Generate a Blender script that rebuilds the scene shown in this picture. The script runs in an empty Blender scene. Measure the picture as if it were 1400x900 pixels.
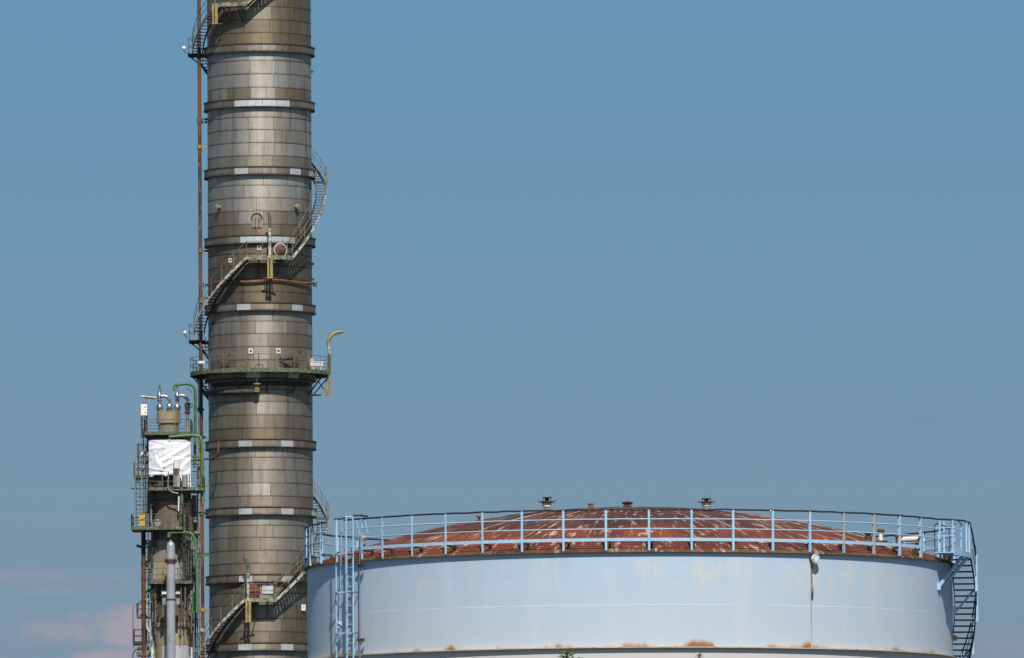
import bpy, math, random
from mathutils import Vector, Matrix, noise as mnoise
random.seed(7)
R_ = math.radians
sin, cos, pi = math.sin, math.cos, math.pi

# ------------------------------------------------------------------ camera, sky, sun, exposure
SC = bpy.context.scene
COL = SC.collection
F = 14500.0                       # focal length in pixels of the 1400 px wide photograph
TILT = math.atan(1050 / F)
ROLL = R_(0.33)
CAM = Vector((0, 0, 1.7))
fw = Vector((0, cos(TILT), sin(TILT)))
r0 = Vector((1, 0, 0)); u0 = Vector((0, -sin(TILT), cos(TILT)))
rt = r0 * cos(ROLL) - u0 * sin(ROLL)
up = u0 * cos(ROLL) + r0 * sin(ROLL)
cd = bpy.data.cameras.new('camera'); cam = bpy.data.objects.new('camera', cd); COL.objects.link(cam)
cd.sensor_width = 36; cd.lens = F * 36 / 1400; cd.clip_start = 1; cd.clip_end = 30000
m = Matrix.Identity(4)
for i in range(3):
    m[i][0] = rt[i]; m[i][1] = up[i]; m[i][2] = -fw[i]; m[i][3] = CAM[i]
cam.matrix_world = m
SC.camera = cam

SUN_EL, SUN_AZ = R_(50), R_(7)     # azimuth: to the right of straight behind the camera
sd = Vector((sin(SUN_AZ) * cos(SUN_EL), -cos(SUN_AZ) * cos(SUN_EL), sin(SUN_EL)))
sl = bpy.data.lights.new('sun', 'SUN'); sl.energy = 4.9; sl.angle = R_(0.5); sl.color = (1.0, 0.955, 0.89)
so = bpy.data.objects.new('sun', sl); COL.objects.link(so)
so.rotation_euler = sd.to_track_quat('Z', 'Y').to_euler(); so.location = (0, -50, 200)

W = bpy.data.worlds.new('World'); SC.world = W; W.use_nodes = True
wn = W.node_tree; wn.nodes.clear()
def wnode(t, **k):
    n = wn.nodes.new(t)
    for a, v in k.items(): setattr(n, a, v)
    return n
def wmath(op, a, b=None, c=None):
    n = wnode('ShaderNodeMath', operation=op)
    for i, v in enumerate((a, b, c)):
        if v is None: continue
        if isinstance(v, (int, float)): n.inputs[i].default_value = v
        else: wn.links.new(v, n.inputs[i])
    return n.outputs[0]
tc = wnode('ShaderNodeTexCoord'); sep = wnode('ShaderNodeSeparateXYZ'); wn.links.new(tc.outputs['Generated'], sep.inputs[0])
dx_, dy_, dz_ = sep.outputs
zp = wmath('MAXIMUM', dz_, 0.0)
comb = wnode('ShaderNodeCombineXYZ'); wn.links.new(dx_, comb.inputs[0]); wn.links.new(dy_, comb.inputs[1])
wn.links.new(wmath('ADD', wmath('MULTIPLY', zp, 0.8), 0.32), comb.inputs[2])
nrm = wnode('ShaderNodeVectorMath', operation='NORMALIZE'); wn.links.new(comb.outputs[0], nrm.inputs[0])
sky = wnode('ShaderNodeTexSky', sky_type='NISHITA'); sky.sun_disc = False
sky.sun_elevation = SUN_EL; sky.sun_rotation = pi - SUN_AZ; sky.air_density = 1.0; sky.dust_density = 0.3; sky.ozone_density = 1.5
wn.links.new(nrm.outputs[0], sky.inputs[0])
SKY_STR = 0.10
# the clear air greys towards the horizon (elevation ramp, all around)
ramp = wnode('ShaderNodeValToRGB'); wn.links.new(wmath('MULTIPLY', zp, 5.0), ramp.inputs[0])
els = ramp.color_ramp.elements
HZ = [(0.0, (0.232, 0.282, 0.345)), (0.21, (0.212, 0.302, 0.378)), (0.34, (0.178, 0.318, 0.418)), (0.52, (0.132, 0.325, 0.495)), (1.0, (0.095, 0.28, 0.52))]
els[0].position = 0.0; els[0].color = (*[c / SKY_STR for c in HZ[0][1]], 1)
els[1].position = 1.0; els[1].color = (*[c / SKY_STR for c in HZ[-1][1]], 1)
for p, c in HZ[1:-1]:
    e = els.new(p); e.color = (*[v / SKY_STR for v in c], 1)
mixn = wnode('ShaderNodeMix', data_type='RGBA'); wn.links.new(wmath('MULTIPLY', wmath('SUBTRACT', 0.55, zp), 1.6), mixn.inputs[0])
mixn.clamp_factor = True
wn.links.new(sky.outputs[0], mixn.inputs[6]); wn.links.new(ramp.outputs[0], mixn.inputs[7])
# soft low clouds
ns = wnode('ShaderNodeTexNoise'); ns.inputs['Scale'].default_value = 250; ns.inputs['Detail'].default_value = 5; ns.inputs['Roughness'].default_value = 0.5
mp = wnode('ShaderNodeMapping'); mp.inputs['Scale'].default_value = (1, 1, 1.15); wn.links.new(tc.outputs['Generated'], mp.inputs[0]); wn.links.new(mp.outputs[0], ns.inputs[0])
uu = wmath('DIVIDE', dx_, wmath('MAXIMUM', dy_, 0.01)); vv = wmath('DIVIDE', dz_, wmath('MAXIMUM', dy_, 0.01))
def cloud(px, py, a, b, sharp, amp=0.9):
    u1 = (px - 700) / F; v1 = (1500 - py) / F
    du = wmath('MULTIPLY', wmath('SUBTRACT', uu, u1), F / a); dv = wmath('MULTIPLY', wmath('SUBTRACT', vv, v1), F / b)
    d = wmath('SUBTRACT', 1.0, wmath('ADD', wmath('MULTIPLY', du, du), wmath('MULTIPLY', dv, dv)))
    s = wmath('ADD', d, wmath('MULTIPLY', wmath('SUBTRACT', ns.outputs[0], 0.5), amp * 4))
    n = wnode('ShaderNodeMapRange', interpolation_type='SMOOTHSTEP'); wn.links.new(s, n.inputs[0])
    n.inputs[1].default_value = -0.2; n.inputs[2].default_value = sharp
    n.inputs[3].default_value = 0; n.inputs[4].default_value = 1
    return n.outputs[0]
cl = wmath('MULTIPLY', cloud(158, 850, 80, 30, 1.1, 0.8), 0.85)
for args, k in (((80, 862, 75, 22, 1.8), 0.55), ((145, 902, 60, 18, 1.3), 0.75), ((60, 785, 260, 14, 2.2, 0.35), 0.4), ((120, 805, 200, 9, 2.2, 0.35), 0.3), ((30, 704, 120, 10, 2.6, 0.4), 0.2), ((1360, 890, 110, 30, 2.4, 0.5), 0.35), ((900, 1000, 900, 60, 2.4), 0.5)):
    cl = wmath('MAXIMUM', cl, wmath('MULTIPLY', cloud(*args), k))
mixc = wnode('ShaderNodeMix', data_type='RGBA'); wn.links.new(cl, mixc.inputs[0])
wn.links.new(mixn.outputs[2], mixc.inputs[6]); mixc.inputs[7].default_value = (0.385 / SKY_STR, 0.345 / SKY_STR, 0.395 / SKY_STR, 1)
dk = wmath('MULTIPLY', cloud(1285, 578, 75, 16, 2.2, 0.5), 0.16)
mixd = wnode('ShaderNodeMix', data_type='RGBA'); wn.links.new(dk, mixd.inputs[0]); wn.links.new(mixc.outputs[2], mixd.inputs[6])
mixd.inputs[7].default_value = (0.13 / SKY_STR, 0.165 / SKY_STR, 0.24 / SKY_STR, 1)
bg = wnode('ShaderNodeBackground'); bg.inputs[1].default_value = SKY_STR; wn.links.new(mixd.outputs[2], bg.inputs[0])
wo = wnode('ShaderNodeOutputWorld'); wn.links.new(bg.outputs[0], wo.inputs[0])

SC.view_settings.view_transform = 'Standard'; SC.view_settings.look = 'None'
SC.view_settings.exposure = 0.0; SC.view_settings.gamma = 1.0; SC.view_settings.use_curve_mapping = False
SC.render.engine = 'CYCLES'

def at(px, py, Y):
    d = fw + rt * ((px - 700) / F) + up * ((450 - py) / F)
    return CAM + d * (Y / d.y)

# ------------------------------------------------------------------ mesh helpers
class MB:
    def __init__(s): s.v = []; s.f = []; s.sm = []
    def add(s, vs, fs, smooth=False):
        o = len(s.v); s.v += [tuple(v) for v in vs]
        for f in fs: s.f.append([i + o for i in f]); s.sm.append(smooth)
        return s
    def box(s, c, d, M=None):
        c = Vector(c); vs = []
        for x in (-1, 1):
            for y in (-1, 1):
                for z in (-1, 1):
                    p = Vector((x * d[0] / 2, y * d[1] / 2, z * d[2] / 2))
                    if M: p = M @ p
                    vs.append(c + p)
        return s.add(vs, [(0, 1, 3, 2), (4, 6, 7, 5), (0, 4, 5, 1), (2, 3, 7, 6), (0, 2, 6, 4), (1, 5, 7, 3)])
    def bar(s, a, b, w, h, ref=(0, 0, 1)):
        a = Vector(a); b = Vector(b); z = (b - a); L = z.length
        if L < 1e-6: return s
        z.normalize(); ref = Vector(ref)
        if abs(z.dot(ref)) > 0.98: ref = Vector((0, -1, 0))
        x = ref.cross(z).normalized(); y = z.cross(x)
        M = Matrix((x, y, z)).transposed()
        return s.box((a + b) / 2, (w, h, L), M)
    def tube(s, pts, r, n=8, cap=True, closed=False):
        pts = [Vector(p) for p in pts]; k = len(pts)
        rr = r if isinstance(r, (list, tuple)) else [r] * k
        vs = []; prev = None
        for i, p in enumerate(pts):
            if closed: t = pts[(i + 1) % k] - pts[i - 1]
            else: t = pts[min(i + 1, k - 1)] - pts[max(i - 1, 0)]
            if t.length < 1e-9: t = Vector((0, 0, 1))
            t.normalize()
            if prev is None:
                ref = Vector((0, 0, 1)) if abs(t.z) < 0.9 else Vector((1, 0, 0))
                x = ref.cross(t).normalized()
            else:
                x = (prev - t * prev.dot(t)).normalized()
            prev = x; y = t.cross(x)
            for j in range(n):
                a = 2 * pi * j / n
                vs.append(p + x * (rr[i] * cos(a)) + y * (rr[i] * sin(a)))
        fs = []
        for i in range(k if closed else k - 1):
            for j in range(n):
                a, b = i * n + j, i * n + (j + 1) % n
                c, d = ((i + 1) % k) * n + (j + 1) % n, ((i + 1) % k) * n + j
                fs.append((a, b, c, d))
        s.add(vs, fs, True)
        if cap and not closed:
            s.add(vs[:n], [tuple(range(n))[::-1]]); s.add(vs[-n:], [tuple(range(n))])
        return s
    def lathe(s, prof, n=32, c=(0, 0, 0), axis=None, smooth=True):
        """prof: list of (r, z)"""
        c = Vector(c); M = Matrix.Identity(3)
        if axis is not None: M = Vector((0, 0, 1)).rotation_difference(Vector(axis)).to_matrix()
        ring = lambda r, z: [c + M @ Vector((r * cos(2 * pi * j / n), r * sin(2 * pi * j / n), z)) for j in range(n)]
        runs = [[prof[0]]]                     # split where the profile turns sharply so edges stay crisp
        for i in range(1, len(prof)):
            if i >= 2:
                u = Vector((prof[i - 1][0] - prof[i - 2][0], prof[i - 1][1] - prof[i - 2][1])); w = Vector((prof[i][0] - prof[i - 1][0], prof[i][1] - prof[i - 1][1]))
                if u.length > 1e-9 and w.length > 1e-9 and u.angle(w) > 0.75: runs.append([prof[i - 1]])
            runs[-1].append(prof[i])
        for run in runs:
            vs = []
            for r, z in run: vs += ring(r, z)
            s.add(vs, [(i * n + j, i * n + (j + 1) % n, (i + 1) * n + (j + 1) % n, (i + 1) * n + j) for i in range(len(run) - 1) for j in range(n)], smooth)
        if prof[0][0] > 1e-6: s.add(ring(*prof[0]), [tuple(range(n))[::-1]])
        if prof[-1][0] > 1e-6: s.add(ring(*prof[-1]), [tuple(range(n))])
        return s
    def arc(s, ra, rb, t0, t1, z0, z1, h, n=None, full=False, smooth=True):
        """box swept round the local z axis from angle t0 to t1 (deg, 0 faces the camera, + right); z0/z1 = underside at both ends"""
        n = n or max(2, int(abs(t1 - t0) / 4)); vs = []
        for i in range(n + (0 if full else 1)):
            k = i / n; t = R_(t0 + (t1 - t0) * k); z = z0 + (z1 - z0) * k
            for r, zz in ((ra, z), (rb, z), (rb, z + h), (ra, z + h)):
                vs.append((r * sin(t), -r * cos(t), zz))
        fs = []
        N = n
        for i in range(N):
            a = i * 4; b = ((i + 1) % n) * 4 if full else (i + 1) * 4
            for j in range(4):
                fs.append((a + j, a + (j + 1) % 4, b + (j + 1) % 4, b + j))
        # separate verts per side keep the corners crisp
        for j in range(4):
            vv_ = []; ff_ = []
            m_ = n + (0 if full else 1)
            for i in range(m_): vv_ += [vs[i * 4 + j], vs[i * 4 + (j + 1) % 4]]
            for i in range(N):
                b = ((i + 1) % n) if full else i + 1
                ff_.append((i * 2, i * 2 + 1, b * 2 + 1, b * 2))
            if t1 < t0: ff_ = [f[::-1] for f in ff_]
            s.add(vv_, ff_, smooth)
        if not full:
            s.add(vs[:4], [(0, 3, 2, 1)]); s.add(vs[-4:], [(0, 1, 2, 3)])
        return s
    def mesh(s, name):
        me = bpy.data.meshes.new(name); me.from_pydata(s.v, [], s.f)
        me.polygons.foreach_set('use_smooth', s.sm); me.update()
        return me
    def build(s, name, mat, parent=None, label=None, kind=None, loc=None):
        return mobj(name, s.mesh(name), mat, parent, label, kind, loc)
def mobj(name, me, mat, parent=None, label=None, kind=None, loc=None):
    if mat is not None and not me.materials: me.materials.append(mat)
    o = bpy.data.objects.new(name, me); COL.objects.link(o)
    if parent is not None: o.parent = parent
    if label: o['label'] = label
    if kind: o['kind'] = kind
    if loc is not None: o.location = loc
    return o
def thing(name, label, cat, loc=(0, 0, 0), group=None):
    o = bpy.data.objects.new(name, None); COL.objects.link(o); o.location = loc; o.empty_display_size = 0.3
    return tag(o, label, cat, group)
def tag(o, label, cat, group=None):
    o['label'] = label; o['category'] = cat
    if group: o['group'] = group
    return o
def pol(r, t, z): t = R_(t); return Vector((r * sin(t), -r * cos(t), z))
def bend(pts, rad, n=6):
    """round the corners of a polyline"""
    pts = [Vector(p) for p in pts]; out = [pts[0]]
    for i in range(1, len(pts) - 1):
        a, b, c = pts[i - 1], pts[i], pts[i + 1]
        r = min(rad, (b - a).length * .49, (c - b).length * .49)
        p = b + (a - b).normalized() * r; q = b + (c - b).normalized() * r
        for k in range(n + 1):
            t = k / n; out.append(p * (1 - t) ** 2 + b * 2 * t * (1 - t) + q * t * t)
    out.append(pts[-1]); return out

# ------------------------------------------------------------------ materials
def newmat(name):
    M = bpy.data.materials.new(name); M.use_nodes = True
    nt = M.node_tree; b = nt.nodes['Principled BSDF']
    return M, nt, b
class NT:
    def __init__(s, nt): s.nt = nt
    def n(s, t, **k):
        x = s.nt.nodes.new(t)
        for a, v in k.items(): setattr(x, a, v)
        return x
    def link(s, a, b): s.nt.links.new(a, b)
    def val(s, sock, v):
        if isinstance(v, (int, float)): sock.default_value = v
        elif isinstance(v, (tuple, list)): sock.default_value = (*v, 1) if len(v) == 3 and sock.type == 'RGBA' else v
        else: s.link(v, sock)
    def math(s, op, a, b=0.0, c=None):
        x = s.n('ShaderNodeMath', operation=op); s.val(x.inputs[0], a); s.val(x.inputs[1], b)
        if c is not None: s.val(x.inputs[2], c)
        return x.outputs[0]
    def noise(s, scale, detail=4, rough=.55, stretch=(1, 1, 1), loc=(0, 0, 0), src=None, dist=0.0):
        mp = s.n('ShaderNodeMapping'); mp.inputs['Scale'].default_value = stretch; mp.inputs['Location'].default_value = loc
        if src is None: src = s.pos()
        s.link(src, mp.inputs[0])
        x = s.n('ShaderNodeTexNoise'); s.link(mp.outputs[0], x.inputs[0])
        x.inputs['Scale'].default_value = scale; x.inputs['Detail'].default_value = detail; x.inputs['Roughness'].default_value = rough
        x.inputs['Distortion'].default_value = dist
        return x.outputs[0]
    def pos(s): return s.n('ShaderNodeNewGeometry').outputs['Position']
    def objpos(s): return s.n('ShaderNodeTexCoord').outputs['Object']
    def rng(s, v, a, b, c=0.0, d=1.0):
        x = s.n('ShaderNodeMapRange', interpolation_type='SMOOTHSTEP'); s.link(v, x.inputs[0])
        for i, k in enumerate((a, b, c, d)): s.val(x.inputs[i + 1], k)
        return x.outputs[0]
    def mix(s, f, a, b, mode='MIX'):
        x = s.n('ShaderNodeMix', data_type='RGBA', blend_type=mode); s.val(x.inputs[0], f); s.val(x.inputs[6], a); s.val(x.inputs[7], b)
        return x.outputs[2]
    def bump(s, h, strength, dist, b):
        x = s.n('ShaderNodeBump'); x.inputs['Strength'].default_value = strength; x.inputs['Distance'].default_value = dist
        s.link(h, x.inputs['Height']); s.link(x.outputs[0], b.inputs['Normal'])
def worn(name, c1, c2, scale=2.0, lo=.45, hi=.65, rough=.55, metal=0.0, stretch=(1, 1, 1), c3=None, bump=.15, spec=.4, tint=.12):
    """two tone weathered surface: c1 with patches of c2 (and specks of c3), a little per object tint"""
    M, nt, b = newmat(name); N = NT(nt)
    f = N.rng(N.noise(scale, 6, .6, stretch), lo, hi)
    col = N.mix(f, c1, c2)
    if c3: col = N.mix(N.rng(N.noise(scale * 4, 4, .6, stretch, (3, 7, 1)), .58, .68), col, c3)
    oi = N.n('ShaderNodeObjectInfo')
    k = N.math('ADD', N.math('MULTIPLY', oi.outputs['Random'], tint * 2), 1 - tint)
    col = N.mix(1.0, col, k, 'MULTIPLY')
    N.link(col, b.inputs['Base Color']); b.inputs['Roughness'].default_value = rough; b.inputs['Metallic'].default_value = metal
    b.inputs['Specular IOR Level'].default_value = spec
    if bump: N.bump(N.noise(scale * 5, 4, .6), bump, .02, b)
    return M
MT = {}
MT['rust'] = worn('rusty_steel', (.21, .085, .04), (.11, .05, .03), 3, c3=(.34, .20, .13), rough=.8, spec=.15)
MT['rust_pipe'] = worn('rusty_pipe_paint', (.15, .06, .03), (.05, .036, .03), .9, lo=.42, hi=.56, stretch=(1, 1, .5), c3=(.30, .13, .05), rough=.75, spec=.2)
MT['dark'] = worn('dark_grimy_steel', (.045, .042, .036), (.085, .07, .05), 3, rough=.7, spec=.25)
MT['black'] = worn('black_wrapped_rail', (.022, .023, .025), (.16, .16, .16), 6, lo=.62, hi=.72, rough=.6)
MT['stair'] = worn('weathered_galvanised', (.16, .155, .12), (.075, .075, .055), 2.5, c3=(.42, .41, .36), rough=.6, spec=.35)
MT['stair_edge'] = worn('pale_worn_paint', (.50, .48, .42), (.14, .145, .10), 3.5, lo=.45, hi=.58, c3=(.70, .68, .62), rough=.6)
MT['deck_edge'] = worn('mossy_pale_paint', (.27, .27, .20), (.11, .12, .075), 3.0, lo=.44, hi=.58, c3=(.55, .53, .46), rough=.65)
MT['olive'] = worn('grimy_green_paint', (.10, .12, .075), (.05, .05, .035), 2.5, c3=(.40, .41, .32), rough=.65)
MT['green'] = worn('green_paint', (.075, .17, .055), (.045, .085, .035), 2.2, c3=(.19, .28, .12), rough=.5, lo=.5, hi=.7)
MT['yellow'] = worn('dull_yellow_paint', (.33, .24, .075), (.20, .16, .07), 2, c3=(.5, .42, .2), rough=.55)
MT['yellow_bright'] = worn('yellow_panel', (.62, .38, .04), (.45, .25, .04), 2, rough=.5)
MT['white'] = worn('white_paint', (.74, .73, .70), (.6, .58, .53), 3, rough=.5)
MT['alu_new'] = worn('bright_aluminium', (.62, .61, .60), (.50, .49, .47), 1.5, rough=.5, metal=.5, bump=.05)
MT['grey_pipe'] = worn('grey_painted_pipe', (.40, .40, .41), (.31, .31, .315), 1.2, rough=.38, metal=.35, stretch=(1, 1, .3), c3=(.5, .5, .52), bump=.03)
MT['chrome'] = worn('bright_steel', (.6, .58, .55), (.28, .25, .22), 2.5, rough=.28, metal=.95, bump=.08)
MT['steel_pipe'] = worn('dull_steel_pipe', (.38, .37, .36), (.22, .20, .18), 1.5, rough=.5, metal=.6, stretch=(1, 1, .4))
MT['red'] = worn('red_paint', (.30, .03, .028), (.24, .03, .026), 3, rough=.5)
MT['redbrown'] = worn('red_brown_lid', (.15, .045, .03), (.08, .03, .022), 3, c3=(.24, .09, .05), rough=.75)
MT['cyan'] = worn('pale_blue_steel', (.32, .525, .70), (.40, .56, .69), 2.0, c3=(.55, .60, .62), rough=.45, tint=.07)
MT['rail_worn'] = worn('worn_pale_rail', (.42, .42, .40), (.28, .48, .64), 1.1, lo=.46, hi=.56, rough=.55)
MT['tread'] = worn('dark_rusty_tread', (.05, .032, .025), (.09, .05, .035), 4, rough=.75)
MT['core'] = worn('dark_insulation', (.075, .058, .042), (.05, .04, .03), 2, rough=.9, spec=.1)
MT['lid_white'] = worn('white_blind_flange', (.66, .66, .66), (.5, .48, .46), 5, rough=.55)
MT['cream'] = worn('flaking_cream_paint', (.66, .61, .53), (.34, .18, .09), 5, lo=.56, hi=.66, rough=.7)
MT['glass_lamp'] = worn('lamp_glass', (.8, .8, .78), (.7, .7, .68), 3, rough=.15)

# cladding of the tall column: object colour r = brownness, g = brightness, b = shine
def clad():
    M, nt, b = newmat('weathered_aluminium_cladding'); N = NT(nt)
    oi = N.n('ShaderNodeObjectInfo'); s = N.n('ShaderNodeSeparateColor'); N.link(oi.outputs['Color'], s.inputs[0])
    br, bri, shine = s.outputs
    n1 = N.noise(.45, 5, .6, (1, 1, .5))
    n2 = N.noise(1.6, 5, .62, (1, 1, .10), (5, 2, 0))
    n3 = N.noise(1.3, 3, .5, (1, 1, .6), (9, 4, 2))
    f = N.math('ADD', br, N.math('ADD', N.math('MULTIPLY', N.math('SUBTRACT', n1, .5), .9), N.math('MULTIPLY', N.math('SUBTRACT', oi.outputs['Random'], .5), .22)))
    f = N.rng(f, 0.0, 1.0)
    col = N.mix(f, (.335, .313, .272), (.20, .157, .103))
    col = N.mix(N.math('MULTIPLY', N.rng(n2, .46, .70), .5), col, (.10, .08, .055))
    col = N.mix(N.math('MULTIPLY', N.rng(n3, .58, .75), N.math('MULTIPLY', f, .7)), col, (.25, .155, .06))
    # dirt that gathers along the lapped edges of every sheet
    tcn = N.n('ShaderNodeTexCoord'); sx = N.n('ShaderNodeSeparateXYZ'); N.link(tcn.outputs['Object'], sx.inputs[0])
    edge = N.math('ADD', sx.outputs[2], N.math('MULTIPLY', N.noise(3, 4, .6), .22))
    col = N.mix(N.math('MULTIPLY', N.rng(edge, .26, .10), .6), col, (.09, .07, .045))
    col = N.mix(1.0, col, N.math('ADD', .72, N.math('MULTIPLY', N.math('ADD', bri, N.math('MULTIPLY', oi.outputs['Random'], .22)), .5)), 'MULTIPLY')
    N.link(col, b.inputs['Base Color'])
    b.inputs['Metallic'].default_value = .74
    b.inputs['Anisotropic'].default_value = .40; tg = N.n('ShaderNodeCombineXYZ'); tg.inputs[2].default_value = 1.0; N.link(tg.outputs[0], b.inputs['Tangent'])
    N.link(N.math('SUBTRACT', .60, N.math('MULTIPLY', shine, .05)), b.inputs['Roughness'])
    N.bump(N.noise(1.1, 4, .5, (1, 1, 1.5)), .3, .05, b)
    return M
MT['clad'] = clad()
def stained(name, c1, c2, c3, metal=.3, rough=.6):
    M, nt, b = newmat(name); N = NT(nt)
    col = N.mix(N.rng(N.noise(.7, 5, .6, (1, 1, .5)), .4, .65), c1, c2)
    col = N.mix(N.math('MULTIPLY', N.rng(N.noise(3.0, 5, .65, (1, 1, .07), (5, 2, 0)), .5, .68), .75), col, c3)
    N.link(col, b.inputs['Base Color']); b.inputs['Metallic'].default_value = metal; b.inputs['Roughness'].default_value = rough
    N.bump(N.noise(2.5, 4, .6), .2, .03, b)
    return M
MT['v_beige'] = stained('stained_beige_cladding', (.40, .34, .24), (.33, .25, .14), (.22, .15, .08))
MT['v_brown'] = stained('soot_brown_cladding', (.19, .14, .09), (.12, .09, .06), (.06, .045, .03), .25, .6)
MT['v_grey'] = stained('dirty_grey_cladding', (.33, .30, .25), (.25, .21, .16), (.12, .09, .06))

# tank shell paint
def tank_paint(ztop, zgird):
    M, nt, b = newmat('faded_pale_blue_paint'); N = NT(nt)
    p = N.n('ShaderNodeSeparateXYZ'); N.link(N.pos(), p.inputs[0]); z = p.outputs[2]
    n1 = N.noise(.35, 4, .5, (1, 1, .4)); n2 = N.noise(1.6, 5, .6, (1, 1, .06), (3, 1, 0)); n3 = N.noise(1.3, 5, .65, (1, 1, .35), (8, 2, 5)); n4 = N.noise(.62, 4, .6, (1, 1, 0.0), (11.3, 2, 0))
    n5 = N.noise(9, 6, .7, (1, 1, .35), (1, 6, 2))
    # chalked: greyer and paler further down the shell
    g = N.rng(N.math('ADD', z, N.math('MULTIPLY', n1, 1.2)), zgird + .4, ztop + .6)
    col = N.mix(g, (.485, .545, .60), (.405, .53, .645))
    col = N.mix(N.math('MULTIPLY', N.rng(n2, .5, .7), .35), col, (.56, .595, .63))
    # flaked ochre patches below the rim
    band = N.math('MULTIPLY', N.rng(z, ztop - 1.5, ztop - .75), N.rng(z, ztop - .12, ztop - .4))
    col = N.mix(N.math('MULTIPLY', N.math('MULTIPLY', N.rng(n3, .44, .66), N.rng(n5, .40, .60)), N.math('MULTIPLY', band, .75)), col, (.62, .56, .47))
    # runs of rust standing above the girder
    h = N.math('SUBTRACT', z, zgird)
    reach = N.math('MULTIPLY', N.rng(n4, .46, .68), .24)
    rust = N.rng(N.math('SUBTRACT', reach, N.math('ADD', h, N.math('MULTIPLY', N.math('SUBTRACT', n5, .5), .10))), -.10, .20)
    rust = N.math('MULTIPLY', rust, N.math('GREATER_THAN', h, 0.0))
    col = N.mix(N.math('MULTIPLY', N.rng(h, .17, .02), .75), col, (.56, .52, .47))
    col = N.mix(N.rng(rust, 0.0, .6, 0.0, .8), col, (.47, .30, .16))
    col = N.mix(N.rng(rust, .35, 1.0, 0.0, .9), col, (.25, .09, .018))
    # below the girder: pinkish chalk
    low = N.math('LESS_THAN', h, 0.0)
    col = N.mix(N.math('MULTIPLY', low, N.rng(n2, .35, .65)), col, (.57, .53, .52))
    col = N.mix(N.math('MULTIPLY', N.math('MULTIPLY', low, N.rng(n3, .5, .7)), .5), col, (.62, .54, .46))
    oi = N.n('ShaderNodeObjectInfo')
    col = N.mix(1.0, col, N.math('ADD', .985, N.math('MULTIPLY', oi.outputs['Random'], .03)), 'MULTIPLY')
    N.link(col, b.inputs['Base Color']); b.inputs['Roughness'].default_value = .6; b.inputs['Specular IOR Level'].default_value = .25
    N.bump(N.noise(.5, 3, .5), .12, .08, b)
    return M
def roof_rust(name, base, alt, streak, amount, cx, cy):
    M, nt, b = newmat(name); N = NT(nt)
    # radial coordinates about the tank axis: streaks run down the slope
    mp = N.n('ShaderNodeMapping'); mp.inputs['Location'].default_value = (-cx, -cy, 0); N.link(N.pos(), mp.inputs[0])
    s = N.n('ShaderNodeSeparateXYZ'); N.link(mp.outputs[0], s.inputs[0])
    ang = N.math('ARCTAN2', s.outputs[0], N.math('MULTIPLY', s.outputs[1], -1.0))
    rad = N.math('SQRT', N.math('ADD', N.math('MULTIPLY', s.outputs[0], s.outputs[0]), N.math('MULTIPLY', s.outputs[1], s.outputs[1])))
    c = N.n('ShaderNodeCombineXYZ'); N.link(N.math('MULTIPLY', ang, 14.0), c.inputs[0]); N.link(N.math('MULTIPLY', rad, .55), c.inputs[1])
    n1 = N.noise(1.0, 6, .65, src=c.outputs[0]); n2 = N.noise(2.6, 6, .7, (1, .7, 1), (4, 9, 0), src=c.outputs[0]); n3 = N.noise(.8, 4, .6)
    col = N.mix(N.rng(n3, .38, .64), base, alt)
    col = N.mix(N.math('MULTIPLY', N.rng(n1, .55, .72), .6), col, (.06, .035, .028))
    col = N.mix(N.math('MULTIPLY', N.math('MULTIPLY', N.rng(n2, .53, .66), N.rng(n1, .33, .55)), amount), col, streak)
    oi = N.n('ShaderNodeObjectInfo')
    col = N.mix(1.0, col, N.math('ADD', .85, N.math('MULTIPLY', oi.outputs['Random'], .3)), 'MULTIPLY')
    N.link(col, b.inputs['Base Color']); b.inputs['Roughness'].default_value = .8; b.inputs['Specular IOR Level'].default_value = .15
    N.bump(N.noise(6, 5, .65), .3, .02, b)
    return M

# ------------------------------------------------------------------ ground
gM, gnt, gb = newmat('dry_ground'); gN = NT(gnt)
gN.link(gN.mix(gN.rng(gN.noise(.05, 6, .6), .4, .62), (.09, .08, .065), (.045, .06, .03)), gb.inputs['Base Color']); gb.inputs['Roughness'].default_value = .95
g = MB(); S = 40; E = 9000
gv = [(-E + 2 * E * i / S, -E + 2 * E * j / S, 0) for j in range(S + 1) for i in range(S + 1)]
g.add(gv, [(j * (S + 1) + i, j * (S + 1) + i + 1, (j + 1) * (S + 1) + i + 1, (j + 1) * (S + 1) + i) for j in range(S) for i in range(S)])
g.build('ground', gM, kind='structure')

# ================================================================== storage tank
YT = 330.0; XT = at(861, 775, YT).x
RT = 10.04
def ztf(py, r=RT, th=0.0):       # height of the photo row py on the tank's front at radius r
    return at(861, py, YT - r * cos(R_(th))).z
Zrim = ztf(755); Zg = ztf(885)
tank = thing('storage_tank', 'wide pale blue cylindrical tank with rusty domed roof, railing and side stair', 'tank', (XT, YT, 0))
MT['tank'] = tank_paint(Zrim, Zg)
courses = [Zrim, ztf(788.5), ztf(827), Zg, Zg - 2.9, Zg - 5.8, Zg - 8.7, 0.0]
NP = 12
for i in range(len(courses) - 1):
    a, b = courses[i + 1], courses[i]
    mb = MB(); w = 360 / NP
    mb.arc(RT - .02, RT, -w / 2, w / 2, a, a, b - a, n=26)
    me = mb.mesh('shell_plate')
    for k in range(NP):
        o = mobj('shell_plate', me, MT['tank'], tank); o.rotation_euler.z = R_(k * w + (i % 3) * 9.5 + 4)
for z in (courses[2],):
    MB().arc(RT - .004, RT + .0022, 0, 360, z - .014, z - .014, .028, n=180, full=True).build('weld_seam', worn('weld_paint', (.60, .60, .59), (.47, .54, .60), .8, bump=0) if 'weld' not in MT else MT['weld'], tank)
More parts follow.
